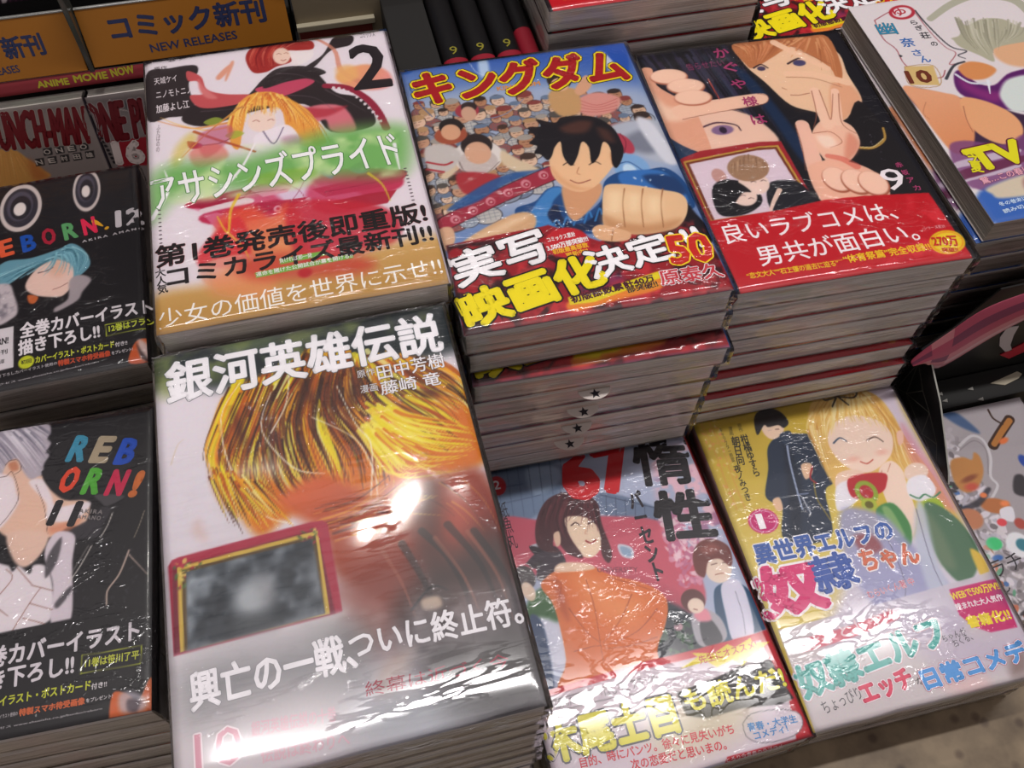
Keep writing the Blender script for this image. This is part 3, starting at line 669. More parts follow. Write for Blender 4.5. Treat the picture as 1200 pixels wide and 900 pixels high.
('f','f4dcb8',4,[(96.8,67.3),(102.1,65.2),(98.6,56.2),(93.8,57.2)],0.8,True),
('f','f4dcb8',4,[(106,63.4),(111.3,61.4),(107.7,52.4),(103.1,54.3)],0.8,True),
('f','e4b890',0.35,[(72.7,48.4),(77.4,50.7),(84.9,46.8),(90.2,42.9),(88.3,38.8),(81.2,38.9),(73.6,42.3)],1,True),
('k','a06c48',0.57,0.43,[(82.6,46.3),(80,39.8)],1),
('f','2c60b0',1,[(-0.5,186.7),(5.8,186.6),(6.4,180.5),(1.4,179.1)],1,True),
('f','e8d820',0.4,[(50.8,11),(60.8,10.9),(96.8,17.3),(96.6,13.2),(62,5.9),(50.7,6.5)],1,False),
],txt=[
('title_lettering','キングダム',4.9,152.3,122.2,150,26,'a81c24',0.045,(('2c1820',0.105),('ecd820',0.085)),0,0,1.0,None),
('small_print','KINGDOM',49,155.3,72.8,155.2,3.1,'d89040',0.03,(),0,0,1.0,None),
('slogan_lettering','実写',3.6,26.6,50.1,35.1,20.3,'f4f0f2',0.03,(('141014',0.06),),0,0,1.0,None),
('slogan_lettering','決定!!!',65.6,18,124,26,17.5,'f4f0f2',0.03,(('141014',0.06),),0,0.0001,1.0,None),
('slogan_lettering','映画化',3.9,2.6,71.5,15.6,19.9,'ecdc18',0.05,(('141014',0.09),),0,0.0001,1.0,None),
('volume_number','50',104.6,19.8,124.8,18.5,16.8,'c82820',0.035,(('f0d028',0.07),),0,0.0002,1.0,None),
('author_lettering','原泰久',95.6,8.3,126,7.8,8.8,'c8404c',0.02,(('f0e4e8',0.06),),0,0.0002,1.0,None),
('small_print','コミックス累計',49.9,44.9,63.9,46,3,'f4f0f0',0.03,(),0,0,1.0,None),
('small_print','3,500万部突破!!!',48.6,39.5,69.2,41.7,3.6,'f4f0f0',0.04,(),0,0,1.0,None),
('small_print','初版最高部数',50.6,37,68.2,38.1,3.1,'f0c030',0.03,(),0,0,1.0,None),
('small_print','更新中!!',56.4,33.7,67.3,34.9,2.9,'f0c030',0.03,(),0,0,1.0,None),
('small_print','初版部数累計40万',52.1,7.2,93.2,12.2,3.9,'501830',0.04,(),0,0,1.0,None),
('small_print','部突破!!',78.7,7.6,93.7,8.4,3.9,'501830',0.03,(('f0e030',0.05),),0,0,1.0,None),
])
ART['c']=dict(w=128,h=182,bg='262024',ops=[
('f','1c1a22',0.35,[(-0.9,182.3),(132,185.8),(126.1,0.9),(-1.8,24.7)],1,True),
('h',['2c3448','38304c','14141c','44425c'],80,1.56,[[(-1.6,179.8),(4.2,145.9),(1.3,97.6)],[(29,182.3),(37.5,127.8),(41.1,94.8)],[(57.7,182.5),(64.6,122.9),(68.6,72.2)]],0.7,1),
('f','1c3050',2,[(53.4,159.7),(61.6,148),(69.2,108),(71.9,80.3),(64.9,79.4),(59.8,119.1)],1,True),
('f','243c5c',2,[(-2.9,116.4),(5.8,112.5),(10.4,95.9),(-3.1,94)],1,True),
('f','ecc8b4',1,[(20.1,126.2),(37.5,127.8),(51.9,115.8),(58.1,96.2),(40.3,92.7),(15,95.1)],1,True),
('k','5c4048',0.66,0.5,[(21.3,124.8),(37.1,126.7),(47.1,121.3)],1),
('k','4c2c40',1.32,0.82,[(18.9,114.7),(28.8,117.1),(38.5,113.5),(40.1,108.6)],1),
('e','8c6c94',0.6,30.1,110.9,6.3,3.8,0,1),
('e','302038',0.4,30.4,110.8,2.1,2.7,0,1),
('f','e4ac90',0.35,[(-4.5,164.4),(5.6,168.2),(4.6,153.2),(16.6,136.4),(20.1,126.2),(19.5,98.7),(16.2,93.8),(2.3,106.3),(-2.5,123.3)],1,True),
('f','f0ccb4',3,[(-3.4,160.9),(4.7,136.1),(16.7,131.6),(12.4,122.9),(1.3,124.9),(-2.9,144.8)],1,True),
('f','f0c8b0',0.35,[(9.1,134.1),(34.9,135.5),(59.1,136.1),(64.6,133.1),(62,127.8),(52.2,126.4),(31.6,125.3),(10.8,123.2)],1,True),
('k','8c5040',0.41,0.33,[(10.8,123.2),(31.5,125.1),(52.2,126.2),(62,127.8),(64.6,133.1),(59.1,136.1)],1),
('e','b87058',0.4,13.5,158.9,11.3,6.9,-0.1,1),
('e','f2cdb6',0.6,13.4,159.7,10.6,6.2,-0.1,1),
('e','b87058',0.4,20.8,149.1,11.2,6.8,-0.1,1),
('e','f2cdb6',0.6,20.7,149.9,10.6,6.1,-0.1,1),
('e','b87058',0.4,22,139.1,11.1,6.6,-0.1,1),
('e','f2cdb6',0.6,21.9,139.8,10.5,6,-0.1,1),
('k','c05040',0.86,0.52,[(35.4,152.7),(36.5,135.2)],1),
('f','ecc8a8',0.35,[(60.6,178),(75.3,171.4),(101.8,174.7),(119.2,163.6),(117.9,143),(117.3,120.7),(106.8,108.2),(91.3,103.9),(88.5,113.9),(75.1,123.5),(67.3,144.5),(60.9,160.9)],1,True),
('f','c07c50',0.35,[(58.8,179.6),(75.1,180.8),(103.8,179.8),(119.2,177),(116.6,148.4),(109.1,134.5),(109.9,149.6),(101.3,164.1),(93.6,172.1),(80.2,165.3),(65,157.6),(61.3,162.1)],1,True),
('h',['d89468','a86440','e0a878'],50,1.42,[[(60.2,179.4),(65.2,173.2),(63.8,159.1)],[(81.4,178.3),(77,171.1),(67.6,159.7)],[(103.3,178.5),(94.1,173.4),(84.5,167.1)],[(115.8,177.6),(115.5,159),(110.8,136.7)]],0.75,0.6),
('f','e0a480',1.5,[(104.1,135.4),(115.6,133.4),(116.3,118.5),(103.6,108.8),(92.9,103.7)],0.7,True),
('k','3c2830',1.22,0.87,[(65,157.6),(70.2,159.8),(73.3,156.1)],1),
('e','4c4060',0.4,69.2,156.3,2.5,2,0,1),
('k','3c2830',1.41,0.88,[(86.3,157.7),(94.9,161.3),(100.6,157.7)],1),
('e','4c4870',0.4,93.3,157.2,3.9,2.7,0,1),
('k','a86450',0.52,0.35,[(75.4,138.1),(77.4,136.2)],1),
('k','9c5848',0.52,0.52,[(78.1,131.4),(83,130.5),(89.3,131.1)],1),
('k','f0caac',4.67,3.95,[(84.8,177.7),(97,162.3),(108.2,149.9)],1),
('k','f0caac',4.2,5.25,[(82.3,149.4),(97.8,146.1),(114.9,136)],1),
('k','a06850',0.45,0.36,[(88,180.4),(100,165.4),(111.3,153)],1),
('k','a06850',0.44,0.35,[(81.2,146.5),(96.5,142.8),(110.1,132.8)],1),
('f','201c20',0.35,[(77.2,111.2),(91.3,103.9),(103.1,107.7),(117.5,117),(124.4,42.9),(100.4,47.3),(87.2,77.5),(81.1,78.6),(78.5,97.1)],1,True),
('k','b89048',1.66,1.33,[(100,84.1),(107.7,82.7),(116.7,87.8),(119.7,96.5)],1),
('k','e8d090',0.66,0.5,[(100.9,84.4),(108.1,83.5),(116.3,88.4)],1),
('s',['585060','706878'],14,0.4,[(108.1,103.3),(110.8,55.9)]),
('f','efc4ac',0.35,[(78.5,99.3),(85.9,107.3),(93.6,109.4),(102.4,101.9),(102.9,90.3),(98.3,82.2),(89.4,74.9),(78.7,76.9),(76.7,88.3)],1,True),
('k','f2ccb4',5.89,6.93,[(93.3,132.4),(91.1,118.2),(89.8,104.2)],1),
('k','f2ccb4',4.52,6.25,[(104.7,130.3),(100.9,118.8),(96.2,105.4)],1),
('k','9c5c48',0.52,0.35,[(91.3,132.7),(86.9,114.2),(81,103.5)],1),
('k','9c5c48',0.52,0.35,[(95.9,132.4),(94.1,117.6),(93.4,108.3),(102.6,128.2)],1),
('k','9c5c48',0.52,0.35,[(105.9,127.7),(98.3,105),(102.9,94.9)],1),
('k','a86450',0.5,0.33,[(79.3,99.2),(89.2,98.6),(92.4,90),(84.4,86.9)],1),
('f','d88c74',2,[(98.2,95.8),(101.7,88.3),(96.6,80.2),(88.8,77.2)],0.7,True),
('f','fae0d0',2,[(80,96.8),(87.9,95.3),(88.4,88.4),(81.3,87.5)],0.8,True),
('k','f0c4b0',7.71,10.06,[(75.5,106.8),(72.8,89),(70.2,71.9)],1),
('f','eebca4',0.35,[(66.4,74.8),(77.6,78.2),(84.1,78.1),(94.7,71.8),(101.3,64.1),(103,53.1),(98.1,45.7),(68.2,47.1),(63.9,56.1)],1,True),
('e','a86048',0.4,78.6,63,8,9.7,0.2,1),
('e','f4cdb8',0.7,78.6,63.9,7.4,9,0.2,1),
('e','a86048',0.4,88.3,59.8,8.1,9.7,0.2,1),
('e','f4cdb8',0.7,88.4,60.7,7.4,8.9,0.2,1),
('e','a86048',0.4,96.9,57,8.1,9.6,0.2,1),
('e','f4cdb8',0.7,96.9,57.8,7.4,8.9,0.2,1),
('k','9c5c48',0.5,0.33,[(71.7,107.5),(68.9,89.7),(64.4,73)],1),
('k','d86858',3.28,4.92,[(80.4,81),(87.2,77.5),(92.8,71)],0.6),
('f','a82c34',0.3,[(-0.3,93.5),(12.5,97.3),(47.2,98.2),(59,96.5),(60.8,48.4),(1,47)],1,False),
('f','c8a048',0.3,[(1.3,91.4),(46,94.8),(56.4,93.8),(59.5,48.3),(2.7,47.5)],1,False),
('f','7c3c28',0.3,[(2.2,90.2),(45.3,93.8),(55.1,92.7),(58.6,48.4),(3.2,47.8)],1,False),
('f','e0cdd8',0.3,[(4,88.8),(43.4,92.1),(53.6,91.2),(57.3,48.3),(4.7,47.9)],1,False),
('f','24242c',0.5,[(40.7,66.6),(53.8,67.4),(59.4,61.1),(59.9,48.2),(36.9,47.7)],1,True),
('e','c89c94',0.5,16.9,77.4,3.8,5.5,0,1),
('f','1c1a20',0.5,[(10.9,70),(17.7,74),(27.9,71.1),(34.1,61.6),(32.1,53.7),(21.6,48.6),(9.6,49.8),(7.8,58.2)],1,True),
('e','efd4c8',0.5,33.6,69,8.2,8.4,0.2,1),
('e','efd4c8',0.5,25.2,61.1,6.9,7.1,0.3,1),
('f','1c1a20',0.5,[(17.4,73),(24.9,71.6),(30,63.4),(25.2,63.2),(18.1,56.3),(13.1,53.1)],1,True),
('e','a88468',0.5,34.3,80.2,11.5,9.8,0.1,1),
('h',['c8a484','8c6850'],30,0.64,[[(25.3,84.4),(21.8,74.3)],[(37.7,89.9),(33.7,78.6)],[(45,83),(43.3,71.5)]],0.7,0.4),
('f','1c1a20',0.5,[(14.1,63.2),(18.9,54.1),(15.8,49.6),(9.2,50.8)],1,True),
('k','efd0c0',2.84,1.58,[(45.2,61.6),(39.4,54.4),(35.8,49)],1),
('k','583c3c',0.47,0.32,[(32.3,69.9),(33.8,70.2),(35,69.4)],1),
('k','583c3c',0.48,0.32,[(37.8,69.7),(39.4,70.1),(40.5,69.2)],1),
('k','583c3c',0.47,0.31,[(23.3,61.5),(24.8,61.8),(26,61)],1),
('k','583c3c',0.47,0.31,[(27.1,58.7),(28.6,59.1),(29.7,58.2)],1),
('f','c41424',0.3,[(1.1,47.4),(40.2,48.1),(66.4,50.5),(88.5,49.5),(123.2,45.6),(125.7,-0.5),(2.4,-0.2)],1,False),
('n','ec4c54',0.5,10,2,[(110.9,45.4),(123,45.2),(125.7,0),(68.9,4.1),(102.3,26.7)],5,0.45,0.7),
('e','e8c420',0.4,117.4,11.7,10,7.5,0.25,1),
('e','e89020',0.4,117.4,11.7,8.9,6.5,0.25,1),
('e','ecd028',0.4,117.4,11.7,8.3,6,0.25,1),
('k','e8b428',0.44,0.44,[(11.2,10.2),(41.3,10.5),(59.5,10.5)],1),
],txt=[
('slogan_lettering','良いラブコメは、',6,30.9,99.7,30.7,13.3,'f6eef0',0.008,(),0,0,1.0,None),
('slogan_lettering','男共が面白い。',18.4,13.8,105,15.4,12.8,'f6eef0',0.008,(),0,0,1.0,None),
('small_print','“体育祭篇”完全収録!!',60.2,7.9,107.1,8.3,5,'ecc428',0.03,(),0,0,1.0,None),
('small_print','“恋文大人”“石上優の過去に迫る”',8.8,7.6,56.8,7.1,3.7,'ecc428',0.02,(),0,0,1.0,None),
('small_print','270万',109.5,10.1,122.3,8.3,6.6,'c83020',0.04,(),0,0.0001,1.0,None),
('small_print','突破!!',112.1,5.8,120.2,4.7,2.9,'c83020',0.03,(),0,0.0001,1.0,None),
('volume_number','9',101.2,50.9,113.7,49.5,15.9,'efe6ea',0.0,(),0,0,1.0,None),
('small_print','シリーズ累計',109.4,21.4,121,20.8,2.4,'e8a0a8',0,(),0,0,1.0,None),
('title_lettering','か',46.1,169.8,54.9,169.8,8.4,'a83c6c',0.02,(),0,0,1.0,None),
('title_lettering','ぐ',47.5,156.6,56.2,156.6,8.2,'a83c6c',0.02,(),0,0,1.0,None),
('title_lettering','や',47.1,141.7,55.7,141.6,8,'a83c6c',0.02,(),0,0,1.0,None),
('title_lettering','様',48.8,126.8,57.3,126.7,7.7,'a83c6c',0.02,(),0,0,1.0,None),
('title_lettering','は',48.6,111.7,56.9,111.6,7.5,'a83c6c',0.02,(),0,0,1.0,None),
('author_lettering','赤',114.2,66,118.2,66,3.7,'b04070',0.02,(),0,0,1.0,None),
('author_lettering','坂',115,60.1,118.9,60,3.7,'b04070',0.02,(),0,0,1.0,None),
('author_lettering','ア',115.7,54.2,119.6,54.1,3.6,'b04070',0.02,(),0,0,1.0,None),
('author_lettering','カ',116.5,48.3,120.3,48.2,3.6,'b04070',0.02,(),0,0,1.0,None),
('small_print','告らせたい',26.2,162,49.1,162.5,6,'8c3c64',0.0,(),0,0,1.0,None),
])
ART['d']=dict(w=128,h=182,bg='e4dce2',ops=[
('g','e8e0e6','d8d0d8',(5.3,162.6,31.9,34.9),1,[(-1.7,184),(132,184),(129.2,-11),(-2.4,1.3)],1,False),
('f','283034',5,[(-1.1,182.2),(60.7,182.9),(130.6,184.3),(132.3,158.8),(111.6,153.5),(84.3,155),(57.7,158.1),(24.7,159.5),(6.8,167),(-2.3,166)],1,True),
('f','8c9858',5,[(0.5,171.8),(7.1,171.9),(9.1,161.6),(2.7,161.6)],0.8,True),
('f','788c60',5,[(26.5,184.1),(49.6,182.9),(50.3,176.7),(32.6,175.8)],0.6,True),
('n','94a05c',0.6,12,4,[(-1.1,182.2),(130.3,182.5),(130.3,155.9),(0.2,165.4)],6,0.45,0.7),
('f','d8781c',3,[(20.5,119.4),(23.8,139.3),(29.6,155.1),(44.7,161.2),(71.9,163),(111.9,155.2),(128.1,139.6),(129.1,117),(128.3,99.1),(108.2,96.6),(94.2,90.1),(74.9,94.8),(66.5,88.5),(50,93.9),(37.2,87.6),(29.8,98.8),(23.2,107.3)],1,True),
('h',['f0e020','f0a818','ecdc20','d87410','5c2008','f0e860','b85408','ecac18','3a1408','f4f0a0'],520,2.6,[[(35.3,160.2),(25.9,141.9),(20.9,125.1),(26.6,103.7)],[(50.1,161.6),(39.8,138.5),(31.4,116.7),(37.3,88.9)],[(63.9,164.9),(47.7,139.7),(48.5,112.6),(57.9,97.5)],[(72.1,164.7),(62.9,136.1),(65.2,114.4),(68.1,99.3)],[(80.3,164.4),(74.4,142.8),(85.9,115.3),(85,95.1)],[(85.1,159.9),(89.6,137.5),(105,119.7),(115.2,105.2)],[(93,158),(108.8,139.3),(120.5,130.1),(127.9,120.4)],[(111.6,153.5),(123.5,144),(129.7,134.3),(130.9,127.6)]],0.8,2.5),
('h',['401808','7c3408','2c1008','b85010'],170,0.91,[[(35.3,160.2),(25.9,141.9),(20.9,125.1),(26.6,103.7)],[(50.1,161.6),(39.8,138.5),(31.4,116.7),(37.3,88.9)],[(63.9,164.9),(47.7,139.7),(48.5,112.6),(57.9,97.5)],[(72.1,164.7),(62.9,136.1),(65.2,114.4),(68.1,99.3)],[(80.3,164.4),(74.4,142.8),(85.9,115.3),(85,95.1)],[(85.1,159.9),(89.6,137.5),(105,119.7),(115.2,105.2)],[(111.6,153.5),(123.5,144),(129.7,134.3),(130.9,127.6)]],0.8,2),
('e','4c1c08',2.5,62.6,148.8,2.1,9.5,0.3,0.75),
('e','4c1c08',2.5,82.8,145.6,2.6,11.1,-0.4,0.75),
('e','4c1c08',2.5,45.8,134,1.8,9.1,0.2,0.75),
('e','4c1c08',2.5,113.7,136.5,4,2.2,-0.4,0.75),
('e','4c1c08',2.5,71.6,141.8,1.6,7.8,0,0.75),
('e','4c1c08',2.5,97.8,109.4,5.1,1.5,-0.3,0.75),
('e','4c1c08',2.5,33.2,137,1.5,7.6,0.2,0.75),
('h',['ecdc20','f4e860','d87410'],110,2.1,[[(89.6,137.5),(99.8,127.2),(115.8,120.2),(129.1,113.9)],[(88.3,129.9),(99.2,116.6),(110.5,107.8),(128,103.6)],[(84.8,124.6),(89.9,108.4),(96,99.6),(126.7,98)]],0.85,2),
('k','1c0c08',1.89,0.27,[(65.7,173),(62.2,162),(63.2,148.7)],0.6),
('k','f8f4e0',0.39,0.65,[(35.3,160.2),(26.2,144.9),(28,120.4),(36.7,106.9)],0.85),
('k','f8f4e0',0.39,0.65,[(47.7,152.4),(42,134.9),(52.5,114.5),(64.4,108.7)],0.85),
('k','f8f4e0',0.38,0.64,[(62.9,136.1),(79.1,121.4),(84,104),(83.4,92.7)],0.85),
('k','f8f4e0',0.4,0.67,[(57.3,166.5),(53.6,146.2),(45.6,132.5)],0.85),
('k','f8f4e0',0.4,0.66,[(75.3,149),(80.2,128.8),(84.9,117),(80.9,93.3)],0.85),
('k','f8f4e0',0.36,0.6,[(32.8,105),(40.4,94.9),(49.6,89.9)],0.85),
('f','e8e4f0',7,[(16.7,118.1),(26.7,119.3),(45.4,119.1),(44.8,113.5),(31.3,115.3),(22.3,110.4)],0.6,True),
('g','d86c3c','80281c',(64.4,108.7,92.6,55.9),4,[(46,101.8),(64.4,108.7),(82.1,93),(87.9,97.3),(108,95.3),(127,93.5),(127.1,47.4),(100.4,35.5),(65.1,62.6),(60.7,81.9),(52.3,92)],1,True),
('f','4c2420',6,[(100.1,94.3),(108,95.3),(109.5,78.1),(103.6,62.1),(95,68.2)],0.7,True),
('f','b8503c',6,[(108.7,86.6),(118.4,89.9),(116.1,63),(105.9,61.6)],0.8,True),
('h',['f0e020','f0a818','ecdc20','d87410','5c2008','f0e860','b85408','ecac18','3a1408','f4f0a0'],110,1.1,[[(20.7,122.2),(26.2,98.4)],[(27.5,114.8),(36,87.9)],[(37,109.6),(51.9,89.4)]],0.8,2),
('h',['6c2414','3a1c18','e8a838'],60,0.72,[[(54.8,92.8),(74.9,94.8),(88.9,102.8)],[(60.7,81.9),(80.8,85.1),(100.1,94.3)],[(113.5,96.8),(120.8,83.6),(124.4,66.3)]],0.5,3),
('f','d8b8b0',3,[(11.7,97.8),(14.2,99.9),(16.6,91.3),(12.6,93.6)],0.6,True),
('k','d8c090',0.48,0.24,[(4.9,127.5),(7.8,135.6),(10.4,138)],0.5),
('f','3c3030',10,[(92.5,61.1),(106,64.5),(130,67),(130.7,34.6),(126.5,0.6),(93.9,7.5),(84.8,33.4)],0.85,True),
('f','8c4438',10,[(62.4,60.5),(89.9,60.4),(89.4,44.8),(75.1,33.3),(64.9,44.5)],0.8,True),
('f','201c20',8,[(88.2,51.5),(98.1,51.1),(101.2,41.9),(96.3,30.6),(85.5,30.8),(81.7,42.9)],0.7,True),
('f','c8a490',4,[(72.4,24.4),(79.3,29.9),(85.5,30.8),(80.1,21.3),(72.4,17.4)],0.8,True),
('f','586050',12,[(55.6,46.8),(69,39.8),(65.2,30.9),(57.7,28),(52.5,41.4)],0.6,True),
('k','1c181c',3.29,1.01,[(97.8,74.9),(105.4,62),(109.4,45),(107.9,27.7)],0.55),
('k','1c181c',3.32,1.02,[(108.2,75.2),(117,56.4),(120.1,37.3)],0.55),
('k','1c181c',3.32,1.02,[(117.6,70.1),(125.5,49),(125.9,25.7)],0.55),
('k','1c181c',3.25,1.0,[(89.4,71.4),(95.6,51),(95,35.8)],0.55),
('k','a86450',1.77,0.38,[(102.2,71),(109.8,52.8),(113,33.9)],0.55),
('k','a86450',1.79,0.38,[(115.1,70.7),(122.2,51.1),(123.9,32.5)],0.55),
('k','a86450',1.74,0.37,[(81.6,70.5),(86.5,55.9),(88.9,42.4)],0.55),
('f','e4c8a8',1,[(92.5,47.9),(98.7,47.7),(99.1,43.7),(92.9,43.9)],0.8,True),
('k','1c181c',1.2,0.36,[(88.2,45.1),(97,52),(102.7,49.3)],1),
('n','d8cccc',0.7,16,10,[(-0.5,49.6),(60.8,49.3),(129.1,42.8),(127.4,-0.8),(-0.3,9)],8,0.45,0.7),
('g','e6dfe2','ccc4c8',(5.9,40.8,25.3,2.6),14,[(-0.5,49.6),(29.7,49.4),(57.3,50.1),(66,35.6),(65,14.7),(69.8,2.3),(35.9,-0.1),(-0.8,-1.3)],0.92,True),
('f','9ca4ac',20,[(72.4,17.4),(131.6,17),(127.4,-0.8),(69.4,0.2)],0.8,True),
('f','4c4848',14,[(98.2,27.7),(129.8,31.1),(128,3.7),(102.8,5.3)],0.8,True),
('f','b02c48',0.4,[(1.6,83.6),(3.2,85.9),(6.1,86.5),(56.3,88.9),(60.8,88.7),(62.7,86.8),(63.2,50.6),(58.5,50.1),(2,48.7)],1,False),
('f','7c1c34',0.4,[(3.2,82.9),(58.4,85.3),(60.5,50.4),(2.2,49.4)],1,False),
('f','d8b850',0.3,[(4.9,82.5),(58.6,84.7),(58.6,50.8),(4.3,49.6)],1,False),
('f','5c4420',0.3,[(6.5,81),(57.6,83),(57,51.2),(5.7,49.7)],1,False),
('s',['e8d070','b83048','507038'],9,1.1,[(3.6,84.4),(9.3,78.7)]),
('s',['e8d070','b83048','507038'],9,1.1,[(54.6,86),(60.2,80.1)]),
('s',['e8d070','b83048','507038'],9,1.1,[(7.8,84.5),(13.6,78.8)]),
('s',['e8d070','b83048','507038'],9,1.1,[(50.2,85.7),(55.8,79.8)]),
('s',['e8d070','b83048','507038'],9,1.1,[(3.9,79.3),(9.6,73.7)]),
('g','4c545c','343c48',(14.4,82.8,41,44.2),0.3,[(8.2,79.8),(56,81.7),(56.7,51.3),(6.9,49.7)],1,False),
('n','a8b0b8',0.9,9,1,[(8.2,79.8),(56,81.7),(56.7,51.3),(6.9,49.7)],11,0.36,0.62),
('n','20262e',0.8,13,1,[(8.2,79.8),(56,81.7),(56.7,51.3),(6.9,49.7)],21,0.42,0.7),
('e','c4c8cc',4,31.1,63.6,6.6,7.7,0.1,0.85),
('e','a0a0a4',4,36.7,65.5,3.1,5.4,0.1,0.8),
('f','585c60',4,[(24.5,56.9),(36.4,56.5),(39.4,50.8),(25.2,51.8)],0.8,True),
('f','e6e0e2',3,[(5.8,49.2),(57.4,50.6),(57.8,48.7),(5.8,47.3)],0.6,True),
('f','505458',14,[(8.3,42.6),(40.7,41.8),(63.4,42.4),(64.9,28.6),(57.4,25.8),(31.1,27.6),(8.4,26.4)],0.55,True),
('f','605860',12,[(65.5,40.6),(93.4,40),(129.1,42.8),(128.3,30.2),(98.4,28.8),(67.7,31.5)],0.45,True),
],txt=[
('slogan_lettering','興亡の一戦、',7.1,27.6,65.5,28.7,13.6,'f2eef2',0.03,(('8c8c90',0.045),),0,0,1.0,None),
('slogan_lettering','ついに終止符。',63.6,31.6,127.7,30.3,11.1,'f2eef2',0.022,(('7c7478',0.036),),0,0,1.0,None),
('volume_number','10',7.2,7.1,22.9,6.9,12.7,'d8a0b0',0.0,(('f0e4e8',0.03),),0,0,1.0,None),
('small_print','銀河英雄伝説の十巻',26.4,14.2,55.5,12.5,5.1,'d8b0bc',0.02,(),0,0,1.0,None),
('small_print','伝説は終わりへ',28.8,4.9,58.7,3.4,4.9,'d8b0bc',0.02,(),0,0,1.0,None),
('small_print','終幕は近づく今',66.7,17.9,118.5,16,5.3,'a83c50',0.0,(),0,0,1.0,None),
('title_lettering','銀河英雄伝説',5,156.6,123.7,156.6,20.8,'f4f0f4',0.028,(('6c7478',0.042),),0,0,1.0,None),
('author_lettering','田中芳樹',93.3,147.6,122.7,147.9,7.7,'f0ecf0',0.01,(('30241c',0.03),),0,0,1.0,None),
('author_lettering','藤崎 竜',93.3,139.8,119.1,139.5,6.9,'f0ecf0',0.01,(('30241c',0.03),),0,0,1.0,None),
('small_print','原作',84.7,150.6,92.4,150.8,3.9,'f0ecf0',0.0,(('30241c',0.03),),0,0,1.0,None),
('small_print','漫画',84.8,142.8,92.1,142.7,3.8,'f0ecf0',0.0,(('30241c',0.03),),0,0,1.0,None),
])
